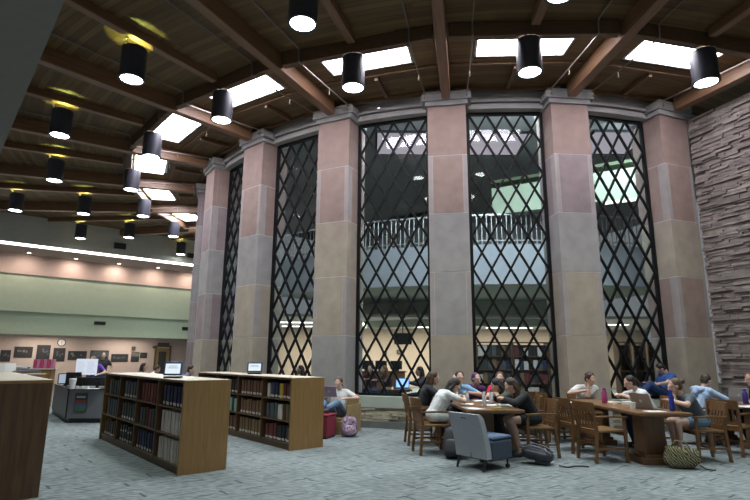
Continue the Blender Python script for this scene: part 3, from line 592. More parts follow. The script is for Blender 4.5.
# ------------------------------------------------------------------ bookcases and books
OAK = wood('oak_veneer', (.27, .155, .055), (7, 7, .5), .16, .4); OAKD = wood('oak_dark', (.12, .065, .03), (6, 6, .6), .2); CREAM = mat('cream_laminate', (.62, .55, .46), .4, .04)
PAGE = mat('book_pages', (.55, .5, .42), .9); LABW = mat('spine_label', (.62, .6, .55), .7)
BKC = {}
def bkmat(c):
    k = 'book_%.3f_%.3f_%.3f' % c
    return mat(k, c, .6, .12, 20)
BMESH = {}
def book(loc, rz, w, h, d, c, label, group, lab=True, lean=0):
    """spine faces local -y; local x along the shelf"""
    key = (round(w, 3), round(h, 2), round(d, 2), c, lab)
    if key not in BMESH:
        b = MB(); t = .004
        b.bx(-w/2, -w/2+t, 0, d, 0, h); b.bx(w/2-t, w/2, 0, d, 0, h); b.bx(-w/2, w/2, -.004, .003, 0, h); b.bx(-w/2+t, w/2-t, .004, d-.006, .004, h-.006, 1)
        for q in (.18, .78): b.bx(-w/2-.0008, w/2+.0008, -.006, -.0035, h*q, h*q+.006)
        if lab: b.bx(-w/2+.003, w/2-.003, -.0065, -.0042, h*.06, h*.2, 2); b.bx(-w*.3, w*.3, -.0062, -.0042, h*.6, h*.72, 2 if lab == 2 else 0)
        o = b.build('book', [bkmat(c), PAGE, LABW]); BMESH[key] = o
    else: o = BMESH[key].copy(); COL.objects.link(o)
    o.location = loc; o.rotation_euler = (0, lean, rz)
    if lean: o.rotation_mode = 'ZYX'; o.rotation_euler = (0, lean, rz); o.rotation_mode = 'XYZ'
    return tag(o, label, 'book', group)
def bookcase(name, label, corner, H, L=3.98, Dp=.66, nb=4, rows=3):
    """corner: near bottom corner of the visible end panel; local x runs away along the face with books (books face local +y... local -y is back)"""
    rz = GR+pi/2      # local x = building N direction (away), local y = -U
    r = thing(name, label, 'bookcase', corner, rz)
    # local y: 0 is the shelf face, negative goes towards +U (the end panel's width)
    e = MB().bx(-.012, .03, -Dp, 0, 0, H-.0345).build('end_panel', OAK, r); MB().bx(-.012, -.0005, -Dp, 0, H-.034, H-.0065).build('end_edge', OAK, r); e2 = MB().bx(L-.03, L, -Dp, 0, 0, H-.035).build('end_panel', OAK, r, bevel=.004)
    MB().bx(-.002, L+.002, -Dp-.002, .002, H-.006, H).build('top', [CREAM], r)
    MB().bx(0, L, -Dp, 0, H-.034, H-.0065).build('top_board', OAKD, r)
    MB().bx(.031, L-.031, -Dp+.02, -.03, 0, .085).build('plinth', OAKD, r)
    bw = (L-.06)/nb
    MB().bx(.031, L-.031, -.37, -.345, .086, H-.036).build('divider_back', OAKD, r)
    for k in range(1, nb):
        MB().bx(.03+bw*k-.012, .03+bw*k+.012, -.344, -.004, .086, H-.036).build('upright', OAKD, r); 
    rh = (H-.036-.086)/rows
    for k in range(nb):
        for j in range(rows): MB().bx(.033+bw*k+(.012 if k else 0), .03+bw*(k+1)-.013-(0 if k < nb-1 else -.01), -.343, -.012, .086+rh*j+.001, .086+rh*j+.022).build('shelf', OAKD, r)
        MB().bx(.033+bw*k, .03+bw*(k+1)-.003, -Dp+.03, -.38, .4, .42).build('shelf', OAKD, r)
    M = Matrix.Translation(corner) @ Matrix.Rotation(rz, 4, 'Z')
    return r, M, bw, rh, rz
def fill(M, bw, rh, rz, k, j, cols, lab, where, group, n=9, hh=.24, fillw=.93, kind='bound volume', rnd=random):
    x = .05+bw*k; z = .086+rh*j+.0235; tot = 0; w0 = (bw-.06)*fillw/n
    for q in range(n):
        c = cols[q % len(cols)]; w = w0*(.9 if q % 3 else 1.0)-.004; h = hh*(1 if len(set(cols)) < 2 else (.9+.1*((q*7) % 4)/3))
        p = M @ Vector((x+w/2, -.035-.012*((q*5) % 3), z)); x += w+.006 if lab != 9 else w0
        book(p, rz+pi, w, h, .22, c, '%s volume, %s from end panel, %s' % (cname(c), ORD[q], where), group, lab)
NAMES = {}
def cname(c): return NAMES.get(c, 'dark')
def C(n, *c): NAMES[c] = n; return c
navy = C('navy blue', .02, .028, .075); white = C('cream white', .66, .62, .55); maroon = C('maroon', .13, .025, .025); dkgreen = C('dark green', .03, .05, .035); grey = C('slate grey', .08, .095, .11); olive = C('olive green', .1, .105, .04)
brown = C('reddish brown', .16, .07, .045); tan = C('tan brown', .2, .125, .055); black = C('black', .015, .015, .018); yellow = C('yellow', .45, .33, .03); teal = C('pale teal', .25, .42, .36); rust = C('rust red', .18, .04, .03); umber = C('dark umber', .07, .045, .035)
cB = onz(177, 476, 0); HB = 1.19
rB, M, bw, rh, rz = bookcase('bookcase', 'low oak bookcase with cream top full of navy, white and maroon bound volumes', cB, HB)
RN = ['bottom', 'middle', 'top']; gB = 'bound volumes in the navy-and-white bookcase'
def where(k, j, nm): return '%s shelf, %s bay, %s' % (RN[j], ORD[k], nm)
PB = {(0, 2): ([navy], 1, 9), (0, 1): ([white], 0, 9), (0, 0): ([white], 0, 10), (1, 2): ([rust], 0, 9), (1, 1): ([dkgreen, dkgreen, grey, maroon, maroon, maroon], 0, 9), (1, 0): ([navy], 1, 10), (2, 2): ([grey, dkgreen, grey], 1, 8), (2, 1): ([dkgreen, olive, grey], 1, 9), (2, 0): ([dkgreen, grey, black], 2, 9),
      (3, 2): ([grey, dkgreen], 0, 8), (3, 1): ([grey], 0, 8), (3, 0): ([umber, dkgreen, umber], 1, 9)}
for (k, j), (cs, lb, n) in PB.items(): fill(M, bw, rh, rz, k, j, cs, lb, where(k, j, 'navy-and-white bookcase'), gB, n, .275 if cs != [white] else .285)
cC = onz(289, 451, 0); HC = 1.165
rC, M, bw, rh, rz = bookcase('bookcase', 'low oak bookcase full of brown and mixed volumes, behind the navy-and-white one', cC, HC, Dp=.66)
gC = 'bound volumes in the brown-volume bookcase'
PC = {(0, 2): ([umber, maroon, maroon, yellow, navy, navy, navy, grey, white], 1, 9), (0, 1): ([umber, tan, umber, white, white, grey, grey, grey, grey], 0, 9), (0, 0): ([umber, black, black, black, black, maroon, maroon, rust, maroon], 1, 9), (1, 2): ([brown], 1, 10), (1, 1): ([tan, brown], 1, 10), (1, 0): ([tan], 1, 10),
      (2, 2): ([black, umber], 1, 8), (2, 1): ([teal, black, teal, umber], 0, 6), (2, 0): ([brown, umber], 1, 8)}
for (k, j), (cs, lb, n) in PC.items(): fill(M, bw, rh, rz, k, j, cs, lb, where(k, j, 'brown-volume bookcase'), gC, n, .27, .95)
cA = onz(38, 497, 0)-U*.66
LW = wood('walnut_panel', (.105, .056, .025), (5, 5, .4), .3, .4)
rA, M, bw, rh, rz = bookcase('bookcase', 'dark wood bookcase end panel cut off by the picture edge, papers on top', onz(38, 497, 0)-U*.66, 1.235, L=3.4)
for ch in rA.children:
    if ch.name.startswith('end_panel'):
        ch.data.materials.clear(); ch.data.materials.append(LW)
def onU(b, base, du, dn, z=0): p = base+U*du+N*dn; return Vector((p.x, p.y, z))
PAPER = mat('white_paper', (.68, .68, .66), .8)
def slab(name, label, cat, loc, size, rz, m, group=None, bevel=0):
    o = MB().bx(-size[0]/2, size[0]/2, -size[1]/2, size[1]/2, 0, size[2]).build(name, m, loc=loc, bevel=bevel); o.rotation_euler = (0, 0, rz); return tag(o, label, cat, group)
tA = Vector((cA.x, cA.y, 0))
# papers and magazines on the cut-off case
def magazine(loc, rz, c, label, size=(.3, .22, .012)):
    g = thing('magazine', label, 'magazine', loc, rz, 'magazines on the cut-off bookcase'); a, b_, h = size
    MB().bx(-a/2, a/2, -b_/2, b_/2, .001, h-.002).build('pages', PAGE, g); B = MB(); B.bx(-a/2-.002, a/2+.002, -b_/2-.002, b_/2+.002, h-.0019, h); B.bx(-a/2-.002, a/2+.002, -b_/2-.002, b_/2+.002, 0, .001); B.build('cover', mat('mag_%.2f_%.2f' % c[:2], c, .4, .2, 9), g); return g
pA = onz(26, 379, 1.13)
magazine((pA.x, pA.y, 1.237), GR+.2, (.22, .3, .22), 'green magazine lying on the dark wood bookcase top, under the blue one', (.34, .25, .014))
magazine((pA.x+.02, pA.y-.02, 1.252), GR+.25, (.06, .14, .38), 'blue magazine on the dark wood bookcase top, uppermost of its pile')
pA2 = onz(33, 381.5, 1.13); slab('paper_sheet', 'loose white paper sheet beside the magazines on the dark wood bookcase', 'paper', (pA2.x, pA2.y, 1.237), (.3, .21, .002), GR, PAPER)
# catalogue tablets on the two oak cases
def tablet(px, pyb, z, Y, w, h, label, rz=0):
    p = onz(px, pyb, z); t = thing('catalogue_tablet', label, 'computer', (p.x, p.y, z+.001), rz, None); M = Matrix.Rotation(-.15, 3, 'X')
    B = MB(); B.box((0, 0, h/2+.035), (w, .035, h), M); B.build('case', mat('tablet_blue', (.035, .085, .2), .4), t, bevel=.012)
    sc2 = MB().box((0, -.0185, h/2+.035), (w*.8, .004, h*.72), M).build('screen', emitm('tablet_screen', (.75, .85, .9), .75), t)
    B = MB(); 
    for k, (q, wd_) in enumerate(((.18, .5), (.05, .62), (-.06, .45), (-.17, .55))): B.box((-.0, -.0212, h/2+.035+h*q), (w*wd_*.9, .001, h*.035), M)
    B.build('screen_text', mat('screen_text', (.12, .25, .35), .6), sc2); MB().bx(-w*.42, w*.42, -.07, .12, 0, .022).build('stand', BLK, t, bevel=.005); return t
tablet(172.5, 378, 1.191, 9.4, .27, .2, 'blue-cased catalogue tablet standing on the navy-and-white bookcase', .05)
tablet(254.5, 374, 1.166, 11.9, .31, .2, 'blue-cased catalogue tablet standing on the brown-volume bookcase', .05)
# ------------------------------------------------------------------ service desk and things around it
DG = mat('desk_grey', (.16, .17, .185), .55, .08, 30); DKB = mat('desk_black', (.012, .012, .014), .35)
d0, d1, d2 = onz(65, 423, 0), onz(107, 423, 0), onz(51, 413, 0)
ex = Vector((d1.x-d0.x, d1.y-d0.y, 0)); dsk = thing('service_desk', 'grey service desk with black top and plinth, coloured notice on its front', 'desk', (d0.x, d0.y, 0), math.atan2(ex.y, ex.x))
Lf = 1.2; inv = Matrix.Rotation(-math.atan2(ex.y, ex.x), 3, 'Z'); sd = inv @ Vector((d2.x-d0.x, d2.y-d0.y, 0)); HD = .76
poly = [(0, 0), (Lf, 0), (Lf, 2.2), (sd.x, 2.2) if sd.y > 2.2 else (sd.x, sd.y+.01)]; poly[3] = (sd.x, max(sd.y, 2.0))
poly[2] = (Lf, poly[3][1])
sc_ = lambda P, g: [(x+(g if x < 1 else -g), y+(g if y < .5 else -g)) for x, y in P]
MB().prism(sc_(poly, .05), 0, .1).build('plinth', DKB, dsk); MB().prism(poly, .101, HD-.03).build('body', DG, dsk); MB().prism(sc_(poly, -.03), HD-.029, HD).build('top', DKB, dsk, bevel=.004)
B = MB(); B.bx(-.012, .012, -.013, .0, .1, HD-.03); B.bx(.95, .955, -.006, 0, .1, HD-.03); B.build('edge_trim', DKB, dsk)
nt_ = thing('notice', 'dark notice with red, blue and green bands on the front of the service desk', 'notice', (d0.x, d0.y, 0), math.atan2(ex.y, ex.x)); MB().bx(.16, .44, -.02, -.0135, .12+.12, HD-.09).build('board', mat('notice_dark', (.05, .055, .065), .5), nt_)
B = MB(); 
for k, z in enumerate((.53, .43, .34, .26)): B.bx(.18, .42, -.026, -.0205, z, z+.075, k)
bd_ = B.build('bands', [mat('nb0', (.02, .02, .025), .5), mat('nb1', (.22, .05, .04), .5), mat('nb2', (.05, .12, .18), .5), mat('nb3', (.06, .14, .07), .5)], nt_)
B = MB()
for z in (.585, .57, .555): B.bx(.2, .4, -.0275, -.0265, z, z+.008)
B.build('lettering', PAPER, bd_)
def monitor(px, Y, label, w=.5, h=.32, z=HD, rz=0, back=True, zc=None, group=None, lit=None):
    p = ony(px, 385, Y); m_ = thing('computer_monitor', label, 'monitor', (p.x, p.y, z+.001), rz, group); h0 = .05
    MB().bx(-w/2, w/2, 0, .045, h0, h0+h).build('housing', DKB, m_, bevel=.01); MB().bx(-w/2+.02, w/2-.02, -.004, -.0005, h0+.02, h0+h-.02).build('screen', lit or mat('screen_off', (.02, .022, .03), .2), m_)
    B = MB(); B.bx(-.03, .03, .046, .07, .012, h0+h*.5); B.build('neck', DKB, m_); MB().bx(-.13, .13, -.06, .12, 0, .011).build('foot', DKB, m_); return m_
monitor(65.5, 13.45, 'small lit monitor at the back corner of the grey service desk', .36, .26, lit=emitm('mon_lit', (.5, .6, .75), .5), rz=.6)
monitor(73, 13.05, 'black monitor behind the white cup on the service desk', .34, .3, rz=pi+.2)
monitor(82, 12.75, 'wide black monitor seen from behind, beside the white cup', .39, .2, rz=pi)
monitor(98.5, 12.75, 'wide black monitor seen from behind, nearest the navy-and-white bookcase', .39, .2, rz=pi)
p = ony(72, 388, 12.27); cpn = thing('paper_cup', 'tall white paper cup with lid on the service desk', 'cup', (p.x, p.y, HD+.001)); MB().lathe([(.055, 0), (.075, .2), (.0005, .2)], n=16).build('cup', PAPER, cpn, smooth=40); MB().lathe([(.08, .201), (.08, .22), (.07, .235), (.0005, .235)], n=16).build('lid', mat('cup_lid', (.6, .6, .58), .4), cpn, smooth=40)
for k, (px, Y, lab, sz) in enumerate(((80, 12.2, 'white note pad on the service desk front edge, by the cup', (.16, .1, .05)), (92, 12.25, 'white paper slip on the service desk front edge, before the wide monitor', (.3, .18, .01)), (86, 12.2, 'small white card box on the service desk between note pad and slip', (.09, .07, .06)))):
    p = ony(px, 390, Y+.12); slab('note_pad', lab, 'stationery', (p.x, p.y, HD+.001), sz, .1, PAPER)
# white display boards
for k, (px, lab) in enumerate(((81, 'white display board above the desk, beside the black monitor'), (91, 'white display board above the desk, nearer the person in purple'))):
    p = ony(px, 372, 15.2); bd = thing('display_board', lab, 'display', (p.x, p.y, 0), .15); w = .29
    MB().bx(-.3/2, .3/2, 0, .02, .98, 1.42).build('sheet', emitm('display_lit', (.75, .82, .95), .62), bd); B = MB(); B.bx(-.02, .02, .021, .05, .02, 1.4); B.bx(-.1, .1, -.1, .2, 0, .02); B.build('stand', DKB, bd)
    B = MB()
    for j in range(6): B.bx(-.12, .1-.03*(j % 3), -.003, -.0005, 1.05+.055*j, 1.057+.055*j)
    B.build('print', mat('print_grey', (.35, .4, .5), .6), bd)
# oak cabinets in the reference area
p0 = onz(38, 402, 0); cab = thing('cabinet', 'oak cabinet behind the service desk with a pink magazine holder on top', 'cabinet', (-9.7, 14.9, 0), .35)
MB().bx(-.65, .6, 0, .6, .05, 1.12).build('body', wood('oak_cab', (.25, .145, .045), (4, 4, .5), .2), cab, bevel=.005); MB().bx(-.7, .65, -.04, .64, 1.121, 1.15).build('top', CREAM, cab); MB().bx(-.55, .55, .04, .56, 0, .049).build('plinth', OAKD, cab)
for x in (-.63, .0): MB().bx(x, x+.58, -.018, -.002, .09, 1.08).build('door', wood('oak_cab', (.25, .145, .045)), cab)
MH = thing('magazine_holder', 'pink magazine holder standing on the oak cabinet', 'magazine holder', (-9.35, 15.1, 1.151), .35)
PK = mat('pink_plastic', (.5, .06, .17), .5)
for k in range(6): MB().bx(-.26+.085*k, -.185+.085*k, -.04, .22, .004, .25).build('file', PK if k % 2 == 0 else mat('pink_pale', (.58, .2, .3), .5), MH)
MB().bx(-.28, .26, -.05, .23, 0, .0035).build('base', PK, MH)
for k, (dx, dz) in enumerate(((0, 0), (.04, .03))):
    slab('paper_pile', ('lower' if k == 0 else 'upper')+' white paper pile on the oak cabinet beside the pink holder', 'papers', (-9.95+dx, 14.92, 1.151+dz), (.5, .3, .029), .3+.2*k, PAPER)
# book display at the picture edge
fd = thing('display_stand', 'wooden display stand with open white books behind the dark wood bookcase', 'stand', (-7.85, 10.9, 0), .75)
B = MB(); B.bx(-.5, .5, -.3, .3, .04, 1.02); B.build('body', LW, fd); MB().bx(-.52, .52, -.32, .32, 1.021, 1.04).build('top', OAKD, fd); MB().bx(-.46, .46, -.26, .26, 0, .039).build('plinth', OAKD, fd)
for k, (x, a, lab) in enumerate(((-.28, .5, 'open white book leaning on the display stand, at the picture edge'), (.26, .35, 'open white book leaning on the display stand, beside the dark holder'))):
    q = Matrix.Translation(fd.location) @ Matrix.Rotation(.75, 4, 'Z') @ Vector((x, -.05, 1.041)); ob = thing('open_book', lab, 'book', q, .75, 'open books on the display stand')
    for s in (-1, 1): B = MB(); B.hexa([(0, 0, .0), (s*.2, .03, .0), (s*.2, .05, 0), (0, .02, 0)], [(0, .12, .3), (s*.2, .15, .3), (s*.2, .17, .3), (0, .14, .3)]); B.build('page_block', PAPER, ob)
q = Matrix.Translation(fd.location) @ Matrix.Rotation(.75, 4, 'Z') @ Vector((.0, .1, 1.041)); slab('brochure_holder', 'dark upright brochure holder between the open white books', 'holder', q, (.1, .12, .34), .75, DKB)
# ------------------------------------------------------------------ reading furniture
WD = wood('chair_wood', (.15, .075, .03), (9, 9, 1.2), .25, .38); WDL = wood('chair_seat_wood', (.2, .11, .045), (3, 9, 9), .2, .35); TW = wood('table_wood', (.17, .088, .04), (9, .7, 9), .25, .3)
GCH = 'wooden library armchairs'
chair0 = thing('library_armchair', 'x', 'chair', group=GCH)     # faces local +y
B = MB(); B.hexa([(-.24, -.2, .43), (.24, -.2, .43), (.26, .25, .435), (-.26, .25, .435)], [(-.24, -.2, .46), (.24, -.2, .46), (.26, .25, .468), (-.26, .25, .468)]); B.build('seat', WDL, chair0, bevel=.008)
for s in (-1, 1):
    B = MB(); B.bar((s*.22, -.27, 0), (s*.215, -.225, .45), .04, .045, up=(0, 1, 0)); B.bar((s*.215, -.225, .45), (s*.23, -.29, .86), .04, .042, up=(0, 1, 0)); B.build('leg', WD, chair0, bevel=.005)
    MB().bar((s*.265, .235, 0), (s*.265, .225, .635), .042, .042, up=(0, 1, 0)).build('leg', WD, chair0, bevel=.005)
    B = MB(); B.bar((s*.235, -.255, .655), (s*.285, .0, .665), .05, .028); B.bar((s*.285, 0, .665), (s*.27, .27, .65), .05, .028, w2=.065); B.build('armrest', WD, chair0, bevel=.006)
    MB().bar((s*.222, -.24, .2), (s*.265, .23, .2), .022, .03).build('stretcher', WD, chair0)
B = MB()
for k in range(6):
    x0, x1 = -.245+.49*k/6, -.245+.49*(k+1)/6; yb = lambda x: -.275-.045*(1-(x/.25)**2)
    B.hexa([(x0, yb(x0)-.014, .735), (x1, yb(x1)-.014, .735), (x1, yb(x1)+.014, .735), (x0, yb(x0)+.014, .735)], [(x0, yb(x0)-.03, .87), (x1, yb(x1)-.03, .87), (x1, yb(x1)-.004, .87), (x0, yb(x0)-.004, .87)])
B.build('top_rail', WD, chair0)
MB().bar((-.2, -.237, .505), (.2, -.237, .505), .022, .05).build('back_rail', WD, chair0)
for k in range(5):
    x = -.14+.07*k; MB().bar((x, -.242, .53), (x*1.08, -.29, .736), .035, .014, up=(0, 1, 0)).build('back_slat', WD, chair0)
MB().bar((-.26, .21, .41), (.26, .21, .41), .02, .05).build('front_rail', WD, chair0); MB().bar((-.215, -.22, .41), (.215, -.22, .41), .02, .05).build('seat_rail', WD, chair0); MB().bar((-.24, -.0, .2), (.24, -.0, .2), .022, .03).build('stretcher', WD, chair0)
CH = [(.96, 8.96, 12, 'wooden library armchair of the reader in the pale grey dress'), (2.6, 8.74, 184, 'wooden library armchair of the long-haired person in black'), (2.62, 9.56, 174, 'wooden library armchair of the dark-haired person beside the one in black'),
      (.86, 9.84, 5, 'wooden library armchair of the dark-haired reader behind the grey dress'), (1.6, 10.36, 274, 'wooden library armchair of the reader in light blue, far end of the table'), (2.42, 10.46, 268, 'wooden library armchair of the person in red'),
      (3.50, 8.42, 14, 'empty library armchair nearest the long table corner, drawn up at its side'), (3.46, 9.22, 12, 'empty library armchair tucked at the long table, second from its near corner'), (3.48, 10.3, 4, 'empty library armchair at the long table, by the far end'), (3.3, 11.0, 62, 'empty library armchair with back turned, between the two tables'),
      (4.2, 10.78, 268, 'library armchair of the reader in white with the pink bottle'), (5.12, 8.52, 180, 'library armchair of the grey-shirted laptop user'), (4.95, 9.6, 178, 'library armchair of the white-shirted reader at the long table'),
      (5.98, 9.05, 30, 'empty library armchair nearest the table by the stone wall'), (5.97, 10.0, 12, 'library armchair of the person in the light blue hoodie')]
for k, (x, y, a, lab) in enumerate(CH):
    if k == 0: chair0.location = (x, y, 0); chair0.rotation_euler = (0, 0, rad(a-90)); chair0['label'] = lab
    else: dup(chair0, (x, y, 0), rad(a-90), lab)
def table(label, x, y, w, L, rz, corner=0):
    t = thing('reading_table', label, 'table', (x, y, 0), rz)      # origin: near corner; local x across, y along
    TZ = .755
    MB().bx(0, w, 0, L, TZ-.04, TZ).build('tabletop', TW, t, bevel=.008); B = MB(); i = .05
    B.bx(i, w-i, i, i+.03, TZ-.06, TZ-.041); B.bx(i, w-i, L-i-.03, L-i, TZ-.06, TZ-.041); B.bx(i, i+.03, i+.031, L-i-.031, TZ-.06, TZ-.041); B.bx(w-i-.03, w-i, i+.031, L-i-.031, TZ-.06, TZ-.041); B.build('apron', TW, t)
    pw = min(.3, w*.3) if L > 2.6 else .19
    for yy in (.75 if L < 2.6 and w > .7 else .5, L-.5):
        pd = MB(); pd.bx(w/2-pw*.67, w/2+pw*.67, yy-.16, yy+.16, .14, TZ-.041); pd.build('pedestal', wood('pedestal_wood', (.13, .065, .03), (8, 8, .7), .2), t, bevel=.006)
        f = MB(); f.bx(w/2-pw, w/2+pw, yy-.24, yy+.24, 0, .09); f.bx(w/2-pw*.8, w/2+pw*.8, yy-.2, yy+.2, .09, .139); f.build('foot', wood('pedestal_wood', (.13, .065, .03)), t, bevel=.008)
    return t
T1 = table('wooden reading table with four people around it, behind the grey lounge chair', 1.40, 8.03, .86, 2.05, rad(4)); T2 = table('long wooden reading table with laptops and a tall blue bottle', 3.80, 7.78, .8, 2.75, rad(2)); T3 = table('wooden reading table in front of the stacked stone wall', 6.40, 8.95, .56, 2.0, rad(0))
# lounge chair
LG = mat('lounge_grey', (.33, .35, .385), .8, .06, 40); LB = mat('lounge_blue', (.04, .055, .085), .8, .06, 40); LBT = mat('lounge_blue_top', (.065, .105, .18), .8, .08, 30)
lc = thing('lounge_chair', 'grey-backed blue upholstered lounge chair drawn up to the reading table corner', 'chair', (1.56, 7.84, 0), rad(39-90))     # faces local +y
lc.scale = (.94, .94, .93)
B = MB(); n = 10; vs = []; fs = []
for k in range(n+1):
    z = .17+.64*k/n; yb = -.27-.17*max(0, (z-.2)/.6)**1.4; ins = .03 if k == n else .0; th = .1 if k < n else .07
    vs += [(-.3+ins*.5, yb, z), (.3-ins*.5, yb, z), (.3-ins*.5, yb+th, z), (-.3+ins*.5, yb+th, z)]
for k in range(n): fs += [(4*k+q, 4*k+(q+1) % 4, 4*k+4+(q+1) % 4, 4*k+4+q) for q in range(4)]
fs += [(3, 2, 1, 0), (4*n, 4*n+1, 4*n+2, 4*n+3)]; B.add(vs, fs)
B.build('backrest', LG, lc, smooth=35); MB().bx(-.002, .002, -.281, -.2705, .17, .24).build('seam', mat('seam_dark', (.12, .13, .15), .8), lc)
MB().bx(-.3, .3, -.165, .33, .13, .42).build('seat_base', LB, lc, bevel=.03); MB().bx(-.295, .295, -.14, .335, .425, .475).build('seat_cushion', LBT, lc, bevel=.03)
B = MB()
for k in range(8): a0, a1 = -.05+.1*k/8, -.05+.1*(k+1)/8; B.bx(a0, a1, -.425, -.409, .735+.006*sin(pi*k/8), .745+.006*sin(pi*k/8))
B.build('handle', DKB, lc)
for s in (-1, 1):
    MB().tube([(s*.25, -.24, .16), (s*.25, -.3, .02), (s*.25, -.3, 0)], [.022, .018, .018], 8).build('leg', DKB, lc); q = MB().tube([(s*.25, .26, .13), (s*.25, .26, .06)], .016, 8).build('leg', DKB, lc); MB().tube([(s*.25-.02, .26, .03), (s*.25+.02, .26, .03)], .03, 12).build('caster', DKB, lc)
# reader by the column: light-wood armchair and red stool
YW = wood('pale_wood', (.34, .24, .11), (6, 6, .8), .15, .45)
bc = thing('wooden_chair', 'pale yellow wooden box armchair of the reader with the pink laptop', 'chair', (-.74, 11.22, 0), rad(250-90))
for s in (-1, 1): MB().bx(s*.33-.02, s*.33+.02, -.41, .32, 0, .56).build('side_panel', YW, bc, bevel=.006)
MB().bx(-.309, .309, -.28, .32, .14, .255).build('seat', YW, bc, bevel=.01); MB().bx(-.309, .309, -.4, -.36, .2, .74).build('backrest', YW, bc, bevel=.01); MB().bx(-.305, .305, -.25, .31, .0, .139).build('base_panel', YW, bc)
rs_ = thing('footstool', 'dark red upholstered stool under the feet of the laptop reader', 'stool', (-.985, 10.55, 0), rad(-20))
MB().bx(-.19, .19, -.22, .22, .03, .4).build('body', mat('red_fabric', (.22, .02, .04), .8, .1, 30), rs_, bevel=.02); MB().bx(-.17, .17, -.2, .2, 0, .029).build('base', DKB, rs_); MB().bx(-.195, .195, -.225, .225, .401, .44).build('cushion', mat('red_fabric', (.22, .02, .04)), rs_, bevel=.015)
# ------------------------------------------------------------------ bags
def backpack(label, loc, rz, m, m2, tilt=0, h=.44, w=.32, d=.2, straps=True, lay=False):
    r = thing('backpack', label, 'backpack', loc, rz); Mx = Matrix.Rotation(tilt, 4, 'X'); off = Matrix.Translation((0, 0, .0))
    def lump(x, y, z, a, b_, c, nm, mm):
        B = MB(); B.ball((0, 0, 0), (1, 1, 1), None, 18); 
        pts = []
        for v in B.v:
            q = [math.copysign(abs(t)**.55, t) for t in v]; wob = 1+.05*sin(9*v[0]+5*v[2]+3*v[1]); pts.append(Vector((x+q[0]*a*(1-.12*max(q[2], 0))*wob, y+q[1]*b_*wob, z+q[2]*c)))
        B.v = [tuple(Mx @ p) for p in pts]; zmin = min(p[2] for p in B.v); return B, nm, mm
    parts = [lump(0, 0, h/2, w/2, d/2, h/2, 'main_bag', m), lump(0, d*.52, h*.32, w*.36, d*.2, h*.24, 'front_pocket', m2)]
    B = MB(); B.tube([(-.04, -d*.3, h-.01), (-.03, -d*.35, h+.05), (.03, -d*.35, h+.05), (.04, -d*.3, h-.01)], .01, 6); B.v = [tuple(Mx @ Vector(v)) for v in B.v]; parts.append((B, 'grab_handle', m2))
    for s in (-1, 1):
        B = MB(); B.tube([(s*w*.25, -d*.45, h*.93), (s*w*.3, -d*.8, h*.7), (s*w*.32, -d*.75, h*.3), (s*w*.36, -d*.4, h*.06)], .014, 6); B.v = [tuple(Mx @ Vector(v)) for v in B.v]; parts.append((B, 'strap', m2))
    zm = min(v[2] for B, _, _ in parts for v in B.v)
    for B, nm, mm in parts: B.v = [(v[0], v[1], v[2]-zm+.003) for v in B.v]; B.build(nm, mm, r, smooth=60)
    return r
BKN = mat('nylon_black', (.018, .018, .024), .6, .2, 20); BKN2 = mat('nylon_dark', (.03, .028, .035), .6)
backpack('black backpack slumped on the carpet beside the chair of the grey dress reader', (1.2, 8.42, 0), rad(160), BKN, BKN2, .35, .46, .3, .2)
backpack('black and grey backpack lying flat on the carpet by the person in black', (2.6, 7.98, 0), rad(60), mat('nylon_navy', (.025, .027, .04), .55, .3, 15), mat('nylon_grey', (.1, .1, .12), .6, .3, 20), -1.42, .44, .3, .15)
st_ = MB(); st_.tube([(2.64, 7.86, .02), (2.74, 7.8, .012), (2.85, 7.88, .012), (2.97, 7.9, .012), (3.06, 7.84, .012)], .01, 6); tag(st_.build('loose_strap', BKN, smooth=60), 'loose black strap trailing over the carpet from the flat backpack', 'strap')
PT = mat('patterned_fabric', (.24, .17, .25), .8, .9, 26)
backpack('purple and white patterned backpack standing on the carpet below the laptop reader', (-.47, 10.62, 0), rad(195), PT, mat('patterned_fabric2', (.36, .25, .34), .8, .8, 30), .15, .37, .32, .19)
# striped olive bag under the long table
sb = thing('striped_bag', 'olive and tan striped slouchy bag on the carpet under the long table corner', 'bag', (4.40, 7.85, 0), rad(-12)); sb.scale = (.85, .8, .9)
g = NT('stripe_fabric'); tc = g.n('TexCoord'); wv = g.n('TexWave'); wv.inputs['Scale'].default_value = 9; wv.inputs['Distortion'].default_value = 9; wv.inputs['Detail'].default_value = 2; mp = g.n('Mapping'); mp.inputs['Rotation'].default_value = (.5, .5, .6); g.l(tc.outputs['Object'], mp.inputs[0]); g.l(mp.outputs[0], wv.inputs[0])
rp = g.n('ValToRGB'); rp.color_ramp.elements[0].position = .35; rp.color_ramp.elements[0].color = (.05, .05, .025, 1); rp.color_ramp.elements[1].position = .8; rp.color_ramp.elements[1].color = (.32, .28, .16, 1); g.l(wv.outputs[1], rp.inputs[0]); g.l(rp.outputs[0], g.p.inputs[0]); g.p.inputs['Roughness'].default_value = .85
B = MB(); B.ball((0, 0, 0), 1, None, 28); B.v = [((math.copysign(abs(v[0])**.6, v[0]))*.27*(1+.08*sin(7*v[2]+4*v[0])), math.copysign(abs(v[1])**.7, v[1])*.15, (math.copysign(abs(v[2])**.6, v[2])*.16*(1-.25*v[0])+.19)*(1-.0*v[0])) for v in B.v]; zmn = min(v[2] for v in B.v); B.v = [(a, b_, c-zmn+.003) for a, b_, c in B.v]; B.build('bag_body', g.m, sb, smooth=60)
B = MB(); B.tube([(-.15, -.02, .34), (-.1, -.06, .42), (.05, -.07, .4), (.14, -.02, .29)], .012, 6); B.build('handle', mat('tan_strap', (.3, .25, .15), .8), sb, smooth=60); B = MB(); B.tube([(.24, -.05, .06), (.32, -.1, .015), (.45, -.12, .012)], .01, 6); B.build('strap', BKN, sb, smooth=60)
